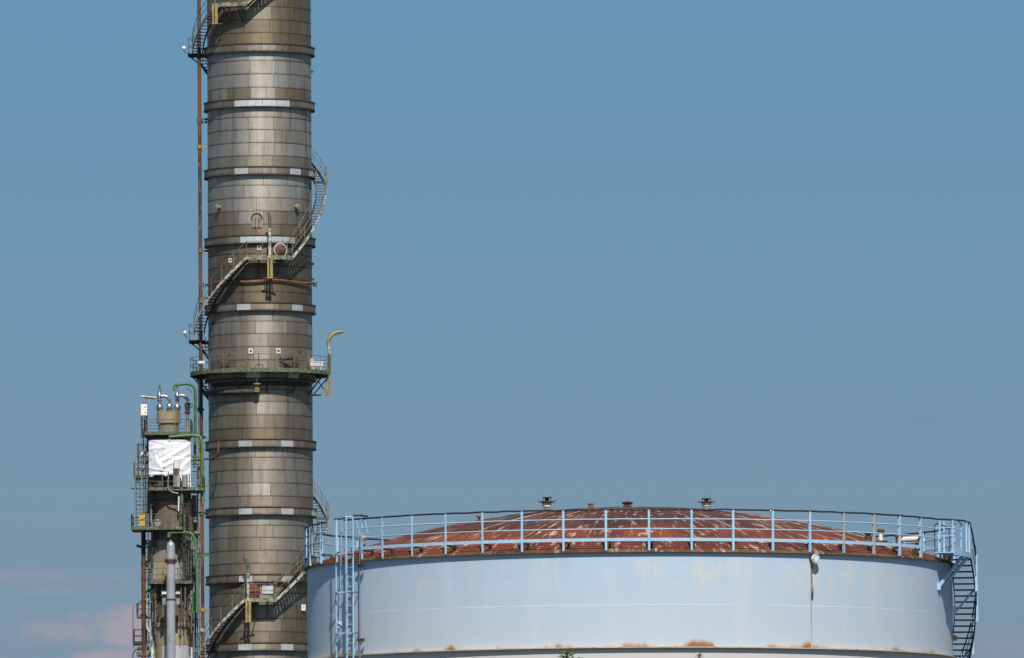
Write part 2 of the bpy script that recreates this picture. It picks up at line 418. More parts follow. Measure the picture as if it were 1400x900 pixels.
# wind girder: plate and its turned-down lip
MB().arc(RT, RT + .13, 0, 360, Zg - .02, Zg - .02, .03, n=180, full=True).build('wind_girder', worn('girder_paint', (.50, .47, .43), (.42, .36, .30), 2, c3=(.34, .18, .09)), tank)
MT['roof_in'] = roof_rust('brown_rust_roof', (.105, .042, .03), (.07, .031, .025), (.50, .37, .27), .95, XT, YT)
MT['roof_out'] = roof_rust('red_rust_roof', (.19, .052, .028), (.105, .036, .025), (.55, .43, .31), 1.0, XT, YT)
MT['curb'] = roof_rust('rust_and_paint_curb', (.24, .12, .055), (.10, .05, .03), (.56, .50, .42), 1.0, XT, YT)
# curb angle at the top of the shell (drip edge) and the rusty kerb the roof sits on
MB().arc(RT + .001, RT + .12, 0, 360, Zrim, Zrim, .035, n=180, full=True).build('curb_angle', MT['curb'], tank)
MB().arc(RT - .06, RT + .035, 0, 360, Zrim + .036, Zrim + .036, .055, n=180, full=True).build('roof_curb', MT['curb'], tank)
ZR0 = Zrim + .09
ZAP = at(861, 696.5, YT).z
RS = 25.0
RR = RT - .03
def zr(r):  # roof height
    return ZAP - (RS - math.sqrt(RS * RS - r * r)) * (ZAP - ZR0) / (RS - math.sqrt(RS * RS - RR * RR))
def roof_ring(ra, rb, n, off, mat, lift):
    w = 360 / n; mb = MB(); A, Bn = 8, 7
    vs = []
    for i in range(Bn):
        r = ra + (rb - ra) * i / (Bn - 1)
        for j in range(A + 1):
            t = -w / 2 - .12 + (w + .24) * j / A
            vs.append(pol(r, t, zr(r) + lift + (.010 if j == A else 0)))
    fs = [(i * (A + 1) + j, (i + 1) * (A + 1) + j, (i + 1) * (A + 1) + j + 1, i * (A + 1) + j + 1) for i in range(Bn - 1) for j in range(A)]
    k = len(vs); vs2 = [v - Vector((0, 0, .012)) for v in vs]
    mb.add(vs, fs, True); mb.add(vs2, [f[::-1] for f in fs], True)
    rim = [j for j in range(A + 1)] + [i * (A + 1) + A for i in range(1, Bn)] + [(Bn - 1) * (A + 1) + j for j in range(A - 1, -1, -1)] + [i * (A + 1) for i in range(Bn - 2, 0, -1)]
    mb.add([vs[i] for i in rim] + [vs2[i] for i in rim], [(i, (i + 1) % len(rim), len(rim) + (i + 1) % len(rim), len(rim) + i) for i in range(len(rim))])
    me = mb.mesh('roof_plate')
    for q in range(n):
        o = mobj('roof_plate', me, mat, tank); o.rotation_euler.z = R_(q * w + off)
        o.location.z = (q % 2) * .004
roof_ring(7.3, RR, 36, 3, MT['roof_out'], 0)
roof_ring(3.9, 7.36, 24, 9, MT['roof_in'], .014)
roof_ring(.9, 3.96, 12, 0, MT['roof_in'], .028)
MB().lathe([(1.0, zr(1.0) + .03), (.5, zr(.5) + .045), (0, zr(0) + .048)], 32).build('roof_crown_plate', MT['roof_in'], tank)
# pale lap-weld ribs running down the roof
rb_ = MB(); rb_.tube([pol(r, 0, zr(r) + .03) for r in (4.2, 5.5, 7, 8.5, 9.7)], .016, 5); rme = rb_.mesh('roof_seam')
MT['seamp'] = worn('pale_seam_paint', (.46, .36, .27), (.22, .10, .06), 1.5, lo=.42, hi=.58, rough=.8)
for t in (-38, -22, -9, 17, 24, 38, 52, 63):
    o = mobj('roof_seam', rme, MT['seamp'], tank); o.rotation_euler.z = R_(t)

# railing round the roof
RP = RT + .075
Zt, Zm1, Zm2, Ztoe, Zpb = (ztf(p, RP) for p in (697.2, 709.8, 723.2, 737.6, 752.6))
SP = 360 / 49
posts = [2.7 + SP * k for k in range(-24, 25)]
posts = [(-54.6 if abs(t + 56.1) < .8 else t) for t in posts]
pm = MB(); hh = Zt - Zpb
pm.box((0, -RP - .028, Zpb + hh / 2), (.066, .012, hh)); pm.box((-.027, -RP + .010, Zpb + hh / 2), (.012, .062, hh))
pme = pm.mesh('rail_post')
br = MB()   # stand-off bracket between the toe board and the roof edge
br.bar((.10, -RP + .02, Ztoe - .09), (.10, -RP + .34, Ztoe - .09), .06, .05); br.bar((.10, -RP + .30, Ztoe - .09), (.10, -RP + .30, Zrim + .16), .07, .07)
br.bar((-.04, -RP + .03, Ztoe - .06), (.14, -RP + .03, Ztoe - .06), .03, .05)
brme = br.mesh('rail_bracket')
for i, t in enumerate(posts):
    ladder_gap = abs(t + 63.4) < 1.0
    wornp = abs(t - 39.4) < 1 or abs(t - 46.8) < 1
    if not (66.9 < t < 80):
        o = mobj('rail_post', pme.copy() if wornp else pme, None if wornp else MT['cyan'], tank)
        if wornp: o.data.materials.clear(); o.data.materials.append(MT['rail_worn'])
        o.rotation_euler.z = R_(t)
        o = mobj('rail_bracket', brme, MT['dark'], tank); o.rotation_euler.z = R_(t)
def wavy(r, t0, t1, z, rad, amp, n, rn=6, seed=0):
    random.seed(seed); pts = []
    for i in range(n + 1):
        t = t0 + (t1 - t0) * i / n
        pts.append(pol(r + random.uniform(-amp, amp) * .4, t, z + mnoise.noise(Vector((t * .35, seed * 3.1, 0))) * amp))
    return MB().tube(pts, rad, rn)
G0, G1 = 79.5, 291.5      # the side stair lands at one end, the ladder at the other
for nm, z, rad, mt, amp in (('top_rail', Zt + .01, .030, 'black', .018),):
    wavy(RP, -60.5, 67.5, z, rad, amp, 260, seed=2).build(nm, MT[mt], tank)
    wavy(RP, 80, 292, z, rad, amp, 260, seed=5).build(nm, MT[mt], tank)
for z, s in ((Zm1, 11), (Zm2, 17)):
    wavy(RP + .01, -60.5, -25, z, .021, .010, 70, seed=s).build('middle_rail', MT['rail_worn'], tank)
    wavy(RP + .01, -25, 67.5, z, .021, .008, 160, seed=s + 1).build('middle_rail', MT['cyan'], tank)
    wavy(RP + .01, 80, 292, z, .021, .008, 160, seed=s + 2).build('middle_rail', MT['rail_worn'], tank)
MB().arc(RP - .012, RP + .002, -60.5, 67.5, Ztoe - .05, Ztoe - .05, .095, n=120).build('toe_board', MT['cyan'], tank)
MB().arc(RP - .012, RP + .002, 80, 266, Ztoe - .05, Ztoe - .05, .095, n=150).build('toe_board', MT['cyan'], tank)

# roof fittings (standing on the dome)
def roofpt(px, depth_off):
    Y = YT + depth_off; x = at(px, 720, Y).x - XT; r = math.hypot(x, depth_off)
    return Vector((x, depth_off, zr(r)))
def vent(px, d, label, ytop, wide):
    p = roofpt(px, d); ht = at(px, ytop, YT + d).z - p.z; s = ht / .6
    b = MB().lathe([(.10, -.1), (.10, .12 * s), (.13, .14 * s), (.10, .16 * s), (.09, .22 * s)], 16, p).build('roof_vent', MT['cream'], tank, label)
    MB().lathe([(.15, .22 * s), (.15, .27 * s), (.12, .30 * s)], 16, p).build('flange', MT['cream'], b)
    MB().lathe([(.14, .301 * s), (.14, .365 * s)], 16, p).build('neck', MT['cream'], b)
    MB().lathe([(.14, .366 * s), (.22, .40 * s), (.23, .44 * s), (.12, .45 * s)], 16, p).build('weather_hood', MT['rust'], b)
    c = MB()
    for sx in (-.12, .12):
        for sy in (-.12, .12): c.box(p + Vector((sx, sy, .52 * s)), (.025, .025, .16 * s))
    c.box(p + Vector((0, 0, .60 * s)), (.28, .28, .03)); c.box(p + Vector((.0, .02, .51 * s)), (.13, .13, .12 * s))
    for sx in (-.25, .25): c.box(p + Vector((sx, 0, .46 * s)), (.02, .02, .10))
    c.build('cap', MT['dark'], b)
vent(748, -2.2, 'tall rusty vent with caged cap, left of the roof crown', 680.5, 1)
vent(966, -1.6, 'tall rusty vent with caged cap, right of the roof crown', 682, 1)
p = roofpt(808, 0); MB().box(p + Vector((0, 0, .09)), (.17, .17, .24)).box(p + Vector((0, 0, .2)), (.2, .2, .03)).build('roof_stub', MT['rust'], tank)
p = roofpt(858, 0)
MB().lathe([(.06, -.05), (.06, .08), (.14, .09), (.14, .13), (.09, .14), (.16, .18), (.18, .22), (.06, .23), (.06, .25), (0, .25)], 14, p).build('roof_valve', MT['rust'], tank, 'squat rusty valve on the roof crown')
p = roofpt(655, 0); MB().lathe([(.04, -.05), (.04, .14), (.09, .15), (.09, .20), (.03, .21), (0, .22)], 10, p).build('roof_stub', MT['rust'], tank)
p = roofpt(1187, -4.0); MB().lathe([(.11, -.1), (.11, .10), (.08, .12), (.08, .16), (.12, .17), (.12, .2), (0, .2)], 12, p).build('roof_stub', MT['dark'], tank)
p = roofpt(1204, -5.0); z0 = at(1204, 741.5, YT - 5).z
b = MB().lathe([(.07, p.z - z0 - .1), (.07, 0), (.21, .0), (.21, .045), (.07, .05)], 16, (p.x, p.y, z0)).build('roof_nozzle', MT['dark'], tank, 'white necked rusty nozzle near the right end of the roof')
MB().lathe([(.07, .05), (.075, .09), (.06, .22), (.06, .29)], 14, (p.x, p.y, z0)).build('neck', MT['white'], b)
MB().lathe([(.09, .29), (.12, .33), (.12, .38), (.09, .385), (.09, .40), (0, .40)], 12, (p.x, p.y, z0)).build('flange', MT['rust'], b)
za = at(1240, 738, YT - 4.2).z; xa = at(1229, 738, YT - 4.2).x - XT; xb = at(1256, 738, YT - 4.2).x - XT
b = MB().tube([(xa, -4.2, za), (xb, -4.2, za + .02)], .085, 14).build('roof_pipe', MT['cream'], tank, 'white horizontal pipe with rusty flanges beside the gate')
MB().lathe([(.05, -.24), (.10, -.2), (.10, .06), (.14, .08), (.14, .15), (0, .15)], 12, (xa, -4.2, za)).build('flange', MT['rust'], b)
MB().tube([(xb, -4.2, za + .02), (xb + .06, -4.2, za + .02)], .14, 12).build('flange', MT['rust'], b)
MB().box(((xa + xb) / 2, -4.2, za - .14), (.6, .12, .06)).box((xa + .1, -4.2, za - .35), (.06, .06, .5)).box((xb - .1, -4.2, za - .35), (.06, .06, .5)).build('pipe_support', MT['rust'], b)

# shell nozzle with blind flange and the rusty conduit below it
tN = math.degrees(math.asin((1099 - 861) / 441)); zN = ztf(766.5, RT, tN)
nx = pol(1, tN, 0)
b = MB().lathe([(.085, -.05), (.085, .17)], 18, pol(RT, tN, zN), nx).build('shell_nozzle', MT['rust'], tank, 'short nozzle closed by a white round plate under the rim')
ax = (nx + Vector((.15, 0, .05))).normalized()
MB().lathe([(.145, .17), (.145, .20), (.145, .205), (.145, .235), (.0, .24)], 24, pol(RT, tN, zN), ax).build('blind_flange', MT['lid_white'], b)
bl = MB()
for k in range(8):
    a = 2 * pi * k / 8; M3 = Vector((0, 0, 1)).rotation_difference(ax).to_matrix()
    c = pol(RT, tN, zN) + M3 @ Vector((.112 * cos(a), .112 * sin(a), .245)); bl.lathe([(.014, -.01), (.014, .012)], 6, c, ax)
bl.build('bolt', MT['dark'], b, kind='stuff')
t2 = tN - .08
MB().tube([pol(RT + .05, t2, ztf(770, RT, tN)), pol(RT + .05, t2, ztf(815, RT, tN))], .014, 6).build('conduit', MT['rust'], tank)
MB().box(pol(RT + .05, t2 + .1, ztf(808, RT, tN)), (.07, .06, .14)).build('junction_box', MT['yellow'], tank, 'small ochre box on the conduit under the white nozzle')
MB().box(pol(RT + .04, t2 + .1, ztf(815.5, RT, tN)), (.06, .08, .13)).build('conduit_clip', MT['dark'], tank)
# rust run down the shell from the nozzle: a thin scale deposit
stn = worn('rust_run', (.40, .40, .40), (.36, .29, .23), 1.3, lo=.4, hi=.6, rough=.8, bump=0)
MB().arc(RT + .001, RT + .003, t2 - .13, t2 + .13, Zg + .02, Zg + .02, ztf(772, RT, tN) - Zg, n=2).build('rust_run', stn, tank)

# caged ladder, left
tL = -57.4
def LP(x, y, z):   # ladder frame: x along the shell, y outwards from the shell
    return Matrix.Rotation(R_(tL), 3, 'Z') @ Vector((x, -(RT + y), z))
zt_ = at(480, 708, YT - 5.4).z; zb_ = 8.0
lad = MB()
for sx in (-.2, .2): lad.bar(LP(sx, .22, zb_), LP(sx, .22, zt_), .065 if sx < 0 else .05, .03, pol(1, tL, 0))
lad.bar(LP(-.2, .22, zt_ - 1.2), LP(.2, .22, zt_ - 1.2), .03, .03)
ladder = lad.build('ladder', MT['cyan'], tank, 'pale blue caged ladder climbing the left side of the tank')
rg = MB().tube([LP(-.2, .22, 0), LP(.2, .22, 0)], .014, 6).mesh('rung')
n = int((zt_ - 1.2 - zb_) / .29)
for k in range(n): mobj('rung', rg, MT['cyan'], ladder, loc=(0, 0, zt_ - 1.25 - k * .29))
hoop = [LP(-.2, .22, 0)] + [LP(-.30, .34, 0), LP(-.30, .52, 0), LP(-.12, .64, 0), LP(.12, .64, 0), LP(.30, .52, 0), LP(.30, .34, 0)] + [LP(.2, .22, 0)]
def hoopmesh(w):
    mb = MB()
    for a, b2 in zip(hoop[:-1], hoop[1:]): mb.bar(a, b2, w, .014)
    return mb.mesh('cage_hoop')
hm = hoopmesh(.05)
for py in (757, 810, 866, 922, 978): mobj('cage_hoop', hm, MT['cyan'], ladder, loc=(0, 0, at(465, py, YT - 5.6).z))
for (x, y, w) in ((-.30, .52, .06), (.30, .50, .03)):
    z1 = at(465, 709 if x < 0 else 757, YT - 5.6).z
    MB().bar(LP(x, y, zb_ + 2), LP(x, y, z1), w, .02, pol(1, tL, 0)).build('cage_strap', MT['cyan'], ladder)
# hand holds at the top with dark caps
for (x, px0) in ((-.2, 0), (.2, 0)):
    MB().tube(bend([LP(x, .22, zt_), LP(x, .22, zt_ + .03), LP(x * 1.2, -.15, zt_ + .04), LP(x * 1.2, -.3, zt_ - .5)], .08), .022, 8).build('hand_hold', MT['cyan'], ladder)
zc_ = at(465, 709, YT - 5.6).z
MB().tube([LP(-.2, .24, zc_ + .03), LP(-.30, .34, zc_), LP(-.30, .56, zc_ - .01)], .03, 6).build('top_hoop', MT['black'], ladder)
MB().tube([LP(.2, .22, zt_ + .05), LP(.34, .05, zt_ + .06), LP(.30, -.25, zt_ + .03)], .03, 6).build('top_hoop', MT['black'], ladder)
# ladder stand-offs to the shell
so_ = MB()
so_.bar(LP(-.2, 0, 0), LP(-.2, .22, 0), .04, .03); so_.bar(LP(-.2, .20, 0), LP(.2, .20, 0), .04, .03); so_.bar(LP(.2, 0, 0), LP(.2, .22, 0), .04, .03)
som = so_.mesh('stand_off')
for py in (757, 810, 866, 922): mobj('stand_off', som, MT['dark'], ladder, loc=(0, 0, at(480, py, YT - 5.5).z))
MB().tube([LP(.42, .12, zb_), LP(.42, .12, at(489, 735, YT - 5.5).z)], .022, 8).build('conduit', MT['steel_pipe'], tank)
for py in (774, 876):
    z = at(490, py, YT - 5.5).z
    o = MB().bar(LP(.36, .0, z), LP(.36, .16, z), .05, .05).bar(LP(.30, .14, z), LP(.62, .14, z + .02), .05, .05).lathe([(.05, -.05), (.06, .05)], 10, LP(.62, .14, z)).build('conduit_bracket', MT['dark'], tank)
for x, py, mt in ((-.62, 853, 'white'),):
    z = at(459, py, YT - 5.5).z
    MB().box(LP(x, .2, z), (.14, .12, .2)).tube([LP(x, .2, z + .1), LP(x + .02, .12, z + 3.2)], .012, 5).build('cable_box', MT['cyan'], tank, 'small box with a thin cable left of the ladder')
p = at(497, 738, YT - 4.8); p = Vector((p.x - XT, p.y - YT, p.z))
MB().tube([p, p + Vector((.0, .1, -.4))], .08, 10).lathe([(.1, 0), (.12, .05), (.09, .12), (0, .13)], 10, p).build('roof_stub', MT['seamp'], tank)

# side stair and its landing, right
ZF = at(1300, 757, YT - 3).z
plat = MB().arc(RT + .0, RT + .72, 67.6, 78, ZF - .03, ZF - .03, .03, n=6).arc(RT + .70, RT + .73, 67.6, 78, ZF - .10, ZF - .10, .16, n=6).build('landing', MT['cyan'], tank, 'pale blue landing with gate at the head of the side stair')
gate = MB()
t_a, t_b = 68.4, 73.2
for t in (t_a, t_b): gate.bar(pol(RT + .62, t, ZF), pol(RT + .62, t, ZF + .98), .08, .045, pol(1, t, 0))
gate.bar(pol(RT + .62, t_a, ZF + .10), pol(RT + .62, t_b, ZF + .10), .02, .2); gate.bar(pol(RT + .62, t_a, ZF + .95), pol(RT + .62, t_b, ZF + .95), .03, .05)
gate.bar(pol(RT + .62, t_a, ZF + .5), pol(RT + .62, t_b, ZF + .5), .02, .035); gate.bar(pol(RT + .62, t_a, ZF + .73), pol(RT + .62, t_b, ZF + .73), .02, .035)
gate.build('gate', MT['cyan'], plat)
MB().tube(bend([pol(RT - .15, 71.5, ZF - .2), pol(RT - .15, 71.5, ZF + .95), pol(RT + .1, 73.5, ZF + .85), pol(RT + .2, 74.5, ZF + .75)], .15), .02, 6).build('hand_hold', MT['black'], plat)
for t, r in ((71, RT + .05), (74.5, RT + .02), (77.5, RT + .70), (75.2, RT + .70)):
    MB().bar(pol(r, t, ZF - (.0 if r > RT + .5 else .3)), pol(r, t, ZF + 1.0), .06, .045, pol(1, t, 0)).build('rail_post', MT['cyan'], plat)
for h in (.5, .75): MB().bar(pol(RT + .1, 67.5, ZF + h), pol(RT + .70, 68.3, ZF + h), .025, .025).build('middle_rail', MT['cyan'], plat)
MB().tube([pol(RP, 67.5, Zt + .01), pol(RT + .55, 69, ZF + 1.0), pol(RT + .70, 73, ZF + 1.01), pol(RT + .71, 77.5, ZF + .99), pol(RT + .73, 79.8, ZF + .66), pol(RT + .74, 82, ZF + .3), pol(RT + .75, 85.5, ZF - .25)], .027, 8).build('top_rail', MT['black'], plat)
# platform braces down to the shell
for (ta, ra, tb, za_) in ((74.2, RT + .66, 70.3, 803), (77.2, RT + .7, 74.0, 801)):
    zb2 = at(1278, za_, YT - 3).z
    MB().bar(pol(ra, ta, ZF - .02), pol(RT + .02, tb, zb2), .075, .085).build('brace', MT['cyan'], plat)
    MB().box(pol(RT + .03, tb, zb2), (.12, .10, .2)).build('brace_pad', MT['cyan'], plat)
NS = 34; DT = 1.27; RISE = .177; T0 = 78.2
ri, ro = RT + .07, RT + .70
stair = MB().arc(ro, ro + .03, T0 - .6, T0 + NS * DT, ZF - .14, ZF - .14 - RISE * (NS + .5), .16, n=40).arc(ri - .02, ri, T0 - .6, T0 + NS * DT, ZF - .14, ZF - .14 - RISE * (NS + .5), .16, n=40)
stair = stair.build('side_stair', MT['dark'], tank, 'dark treaded stair curving down the right side of the tank')
for k in range(NS):
    t = T0 + DT * k; z = ZF - RISE * (k + .75)
    MB().arc(ri + .002, ro - .002, t - .70, t + .70, z - .035, z - .035, .04, n=2).build('tread', MT['tread'], stair)
for k, (k0, hgt) in enumerate(((4.5, 1.0), (9.5, 1.0), (15, 1.0), (21, 1.0), (27, 1.0))):
    t = T0 + DT * k0; z = ZF - RISE * (k0 + .75)
    MB().bar(pol(ro + .06, t, z - .15), pol(ro + .06, t, z + hgt), .06, .085, pol(1, t, 0)).build('rail_post', MT['cyan'], stair)
for h, mt in ((1.0, 'black'), (.68, 'cyan'), (.35, 'cyan')):
    MB().tube([pol(ro + .055, T0 + DT * k, ZF - RISE * (k + .75) + h) for k in range(3 if h == 1.0 else 0, NS, 2)], .022 if h == 1 else .015, 6).build('handrail', MT[mt], stair)
for (k0, k1, drop) in ((5.5, 2.2, .85), (15.5, 12.5, .85)):
    z = ZF - RISE * k0
    MB().bar(pol(ro + .02, T0 + DT * k0, z), pol(RT + .02, T0 + DT * k1 + 2.5, z - drop), .055, .055).build('brace', MT['cyan'], stair)
    MB().box(pol(RT + .04, T0 + DT * k1 + 2.5, z - drop), (.1, .1, .16)).build('brace_pad', MT['white'], stair)
for py, t, mt in ((794, 77, 'white'), (833, 84, 'white'), (872, 86, 'yellow')):
    z = at(1295, py, YT - 1).z
    MB().box(pol(RT + .06, t, z), (.14, .12, .16)).bar(pol(RT, t, z), pol(RT + .12, t, z), .05, .08).build('stair_clip', MT[mt], stair)
MB().box(pol(RT + .3, 74.6, at(1297, 775, YT - 3).z), (.12, .12, .16)).build('lamp_bracket', MT['rust'], plat)

# ================================================================== tall column
YC = 730.0; XC = at(355.8, 450, YC).x
PX = YC / F                         # metres per photo pixel at the column
RC = 71.2 * PX
colm = thing('distillation_column', 'tall weathered aluminium-clad column with ring bands, platforms and winding stair', 'column', (XC, YC, 0))
def zc(py, r=0.0, th=0.0, px=355.8): return at(px, py, YC - r * cos(R_(th))).z
def PC(px, py, dy):                 # photo point at depth YC+dy in the column's frame
    p = at(px, py, YC + dy); return Vector((p.x - XC, dy, p.z))
rings = [-127, -33, 60, 135.5, 228, 322, 414, 507, 600.6, 693.3, 785.5, 879, 972, 1065, 1158, 1251, 1344, 1437]
RZ = [zc(p, RC) for p in rings]     # z of every band's upper lip
ZTOP = zc(-260)
MB().lathe([(RC - .05, 0), (RC - .05, ZTOP), (RC * .8, ZTOP + .9), (RC * .4, ZTOP + 1.4), (0, ZTOP + 1.55)], 72).build('shell', MT['core'], colm)
def panel_geo(mb, wdeg, h, R, rotdeg=0.0, z0=0.0, n=6, gap=.012, lip=.016):
    g_ = math.degrees(gap / R)
    ts = [-wdeg / 2 + g_ + (wdeg - 2 * g_) * i / n + rotdeg for i in range(n + 1)]
    top = [pol(R, t, z0 + h - gap) for t in ts]; bot = [pol(R + lip, t, z0 + gap) for t in ts]
    tb = [pol(R - .04, t, z0 + h - gap) for t in ts]; bb = [pol(R - .04, t, z0 + gap) for t in ts]
    k = n + 1
    mb.add(bot + top, [(i, i + 1, k + i + 1, k + i) for i in range(n)], True)
    mb.add(top + tb, [(i, i + 1, k + i + 1, k + i) for i in range(n)])
    mb.add(bb + bot, [(i, i + 1, k + i + 1, k + i) for i in range(n)])
    mb.add([bot[0], top[0], tb[0], bb[0]], [(0, 1, 2, 3)]); mb.add([bot[-1], top[-1], tb[-1], bb[-1]], [(3, 2, 1, 0)])
    return mb
pcache = {}; rest = MB(); npan = 0
random.seed(21)
bands = list(zip([zc(-200, RC)] + RZ, RZ + [0.4]))
BANDH = 10.0 * PX
brown_by = {-33: .45, 60: .25, 135.5: .22, 228: .3, 322: .85, 414: .5, 507: .55, 600.6: .42, 693.3: .42, 785.5: .6, 879: .5}
bright_by = {-33: .75, 60: .95, 135.5: 1.0, 228: 1.0, 322: .30, 414: .7, 507: .62, 600.6: .75, 693.3: .75, 785.5: .35, 879: .7}
for bi in range(1, len(bands)):
    ztop = bands[bi][0] - BANDH; zbot = bands[bi][1]; py = rings[bi - 1]
    H = ztop - zbot; fr = [.185, .205, .215, .215, .18]
    if py == 60: fr = [.20, .28, .28, .24]
    tot = sum(fr); wide = py >= 414; npn = 10 if wide else 13; w = 360 / npn
    z = ztop; vis = -40 < py < 900
    for ri_, f in enumerate(fr):
        h = H * f / tot; z -= h
        off = w * (.5 * (ri_ % 2)) + random.uniform(-.18, .18) * w + bi * 7
        q0 = 0
        k = 0.0
        while k < npn - .01:
            ww = 1.0
            if random.random() < .14 and k + 1 <= npn - .01: ww = random.choice((.5, .5, 1.0))
            if k + ww > npn: ww = npn - k
            t = (off + (k + ww / 2) * w + 180) % 360 - 180
            if vis and abs(t) < 88 and npan < 300:
                key = (round(h, 3), round(w * ww, 2))
                if key not in pcache: pcache[key] = panel_geo(MB(), w * ww, h, RC).mesh('cladding_panel')
                o = mobj('cladding_panel', pcache[key], MT['clad'], colm, loc=(0, 0, z)); o.rotation_euler = (random.uniform(-.0012, .0012), random.uniform(-.0012, .0012), R_(t)); o.location.z += random.uniform(-.008, .008); npan += 1
                b_ = brown_by.get(py, .5); g_ = bright_by.get(py, .6)
                if ri_ == len(fr) - 1: b_ += .22
                if py == 228 and ri_ >= 3: b_ += .35; g_ -= .25
                if py == -33: b_ += .5 * (1 if abs(t) < 60 else .2)
                if py in (60, 135.5) and ri_ == len(fr) - 1: b_ += .2
                if random.random() < .06: b_ -= .3; g_ += .15
                o.color = (max(0, b_ - .02 + random.uniform(-.11, .11)), g_ + random.uniform(-.1, .1), 1.0 if py < 300 else .45, 1)
            else:
                panel_geo(rest, w * ww, h, RC, t, z, 4)
            k += ww
rest.v = [v for v in rest.v]
o = rest.build('cladding_panel', MT['clad'], colm, kind='stuff'); o.color = (.5, .6, .5, 1)
# ring bands: segment sheets, some renewed in bright aluminium, under a thin dark lip
RB = 75.9 * PX
random.seed(5)
restb = MB(); nseg = 24; ws = 360 / nseg
bright_at = {135.5: (-18, -3, 12, 27), 228: (-18, 36, 78), 322: (-12, 3, 18, 33), 414: (-16, 37), 507: (-6, 39), 600.6: (-15, 34), 693.3: (-15, 33, 80), 785.5: (-15, 33), 879: (-16, 33), 60: ()}
bmesh_ = panel_geo(MB(), ws, BANDH - .04, RB, n=3, gap=.012, lip=.0).mesh('band_panel')
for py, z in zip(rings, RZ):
    vis = -40 < py < 900
    lipm = MB().arc(RC - .03, RB + .05, 0, 360, z - .035, z - .035, .05, n=96, full=True).build('band_lip_and_shade', MT['dark'], colm)
    MB().arc(RC - .03, RB - .03, 0, 360, z - BANDH + .03, z - BANDH + .03, BANDH - .07, n=96, full=True).build('band_core', MT['core'], colm)
    MB().arc(RC - .03, RB + .035, 0, 360, z - BANDH - .05, z - BANDH - .05, .06, n=96, full=True).build('band_lip_and_shade', MT['dark'], colm)  # dark lower strip added to stand in for the shadow beneath the band
    bat = bright_at.get(py, ())
    offb = random.uniform(-3, 3) if not bat else bat[0] % ws
    for k in range(nseg):
        t = (offb + k * ws + 180) % 360 - 180
        if vis and abs(t) < 89:
            isb = any(abs(t - q) < ws * .52 for q in bat)
            me = bmesh_
            o = mobj('band_panel', me.copy() if isb else me, None if isb else MT['clad'], colm, loc=(0, 0, z - BANDH))
            if isb:
                o.data.materials.clear(); o.data.materials.append(MT['alu_new'])
            o.rotation_euler.z = R_(t); o.color = (.55 + random.uniform(-.15, .15), .75 + random.uniform(-.2, .2), .5, 1)
        else: panel_geo(restb, ws, BANDH - .04, RB, t, z - BANDH, 2, gap=.012, lip=0)
o = restb.build('band_panel', MT['clad'], colm, kind='stuff'); o.color = (.5, .6, .4, 1)

# winding stair and platforms
RI, RO = 78.0 * PX, 91.5 * PX
def rail_arc(mb, r, t0, t1, z0, z1, h=1.08, post=.9, rails=(1.0, .55), rad=.022):
    L = abs(R_(t1 - t0)) * r; n = max(1, int(L / post)); k = max(2, int(abs(t1 - t0) / 3))
    for i in range(n + 1):
        f = i / n; t = t0 + (t1 - t0) * f; z = z0 + (z1 - z0) * f
        mb.bar(pol(r, t, z), pol(r, t, z + h), rad * 1.8, rad * 1.8)
    for q in rails:
        mb.tube([pol(r, t0 + (t1 - t0) * i / k, z0 + (z1 - z0) * i / k + h * q) for i in range(k + 1)], rad, 5)
    return mb
def flight(par, t0, z0, t1, z1, ri=RI, ro=RO, inner=False, mats=('stair_edge', 'dark', 'stair')):
    n = max(3, int(abs(z0 - z1) / .2)); s_ = abs(z1 - z0) / n
    st = MB().arc(ro - .02, ro + .03, t0, t1, z0 - .16, z1 - .16, .24)
    f = st.build('stair_flight', MT[mats[0]], par)
    MB().arc(ri - .03, ri + .02, t0, t1, z0 - .16, z1 - .16, .24).build('inner_stringer', MT['dark'], f)
    tr = MB(); dt = (t1 - t0) / n
    for k in range(n):
        t = t0 + dt * (k + .5); z = z0 + (z1 - z0) * (k + .5) / n
        tr.arc(ri + .021, ro - .021, t - dt * .42, t + dt * .42, z - .02, z - .02, .04, n=2, smooth=False)
    tr.build('tread', MT[mats[1]], f, kind='stuff')
    rl = MB(); rail_arc(rl, ro + .03, t0, t1, z0, z1, rails=(1.0, .55))
    if inner: rail_arc(rl, ri, t0, t1, z0, z1, rails=(1.0,))
    rl.build('handrail', MT[mats[2]], f, kind='stuff')
    return f
def deck(par, t0, t1, z, ri=RI - .08, ro=RO + .05, rail=True, edge='olive', name='landing', railmat='stair', ends=False, brackets=True):
    d = MB().arc(ri, ro, t0, t1, z - .05, z - .05, .05)
    d.arc(ro, ro + .025, t0, t1, z - .17, z - .17, .28)
    d = d.build(name, MT[edge], par)
    if brackets:
        n = max(2, int(abs(R_(t1 - t0)) * ro / 1.6)); b_ = MB()
        for i in range(n):
            t = t0 + (t1 - t0) * (i + .5) / n
            b_.bar(pol(RC, t, z - .11), pol(ro - .03, t, z - .11), .08, .10); b_.bar(pol(RC + .02, t, z - 1.15), pol(ro - .06, t, z - .15), .06, .06)
        b_.build('support_bracket', MT['dark'], d, kind='stuff')
    if rail:
        rl = rail_arc(MB(), ro + .01, t0, t1, z, z)
        if ends:
            for t in ends: 
                rl.bar(pol(RC + .3, t, z + 1.08), pol(ro, t, z + 1.08), .04, .04); rl.bar(pol(RC + .3, t, z + .55), pol(ro, t, z + .55), .04, .04)
        rl.build('railing', MT[railmat], d, kind='stuff')
    return d
def zh(py, r, th): return zc(py, r, th)
RM = (RI + RO) / 2
zL1 = zh(6, RM, -25); zP1 = zh(74, RM, -95); zS1 = zh(250, RM, 100); zL2 = zh(352, RM, 8); zP2 = zh(466, RM, -95)
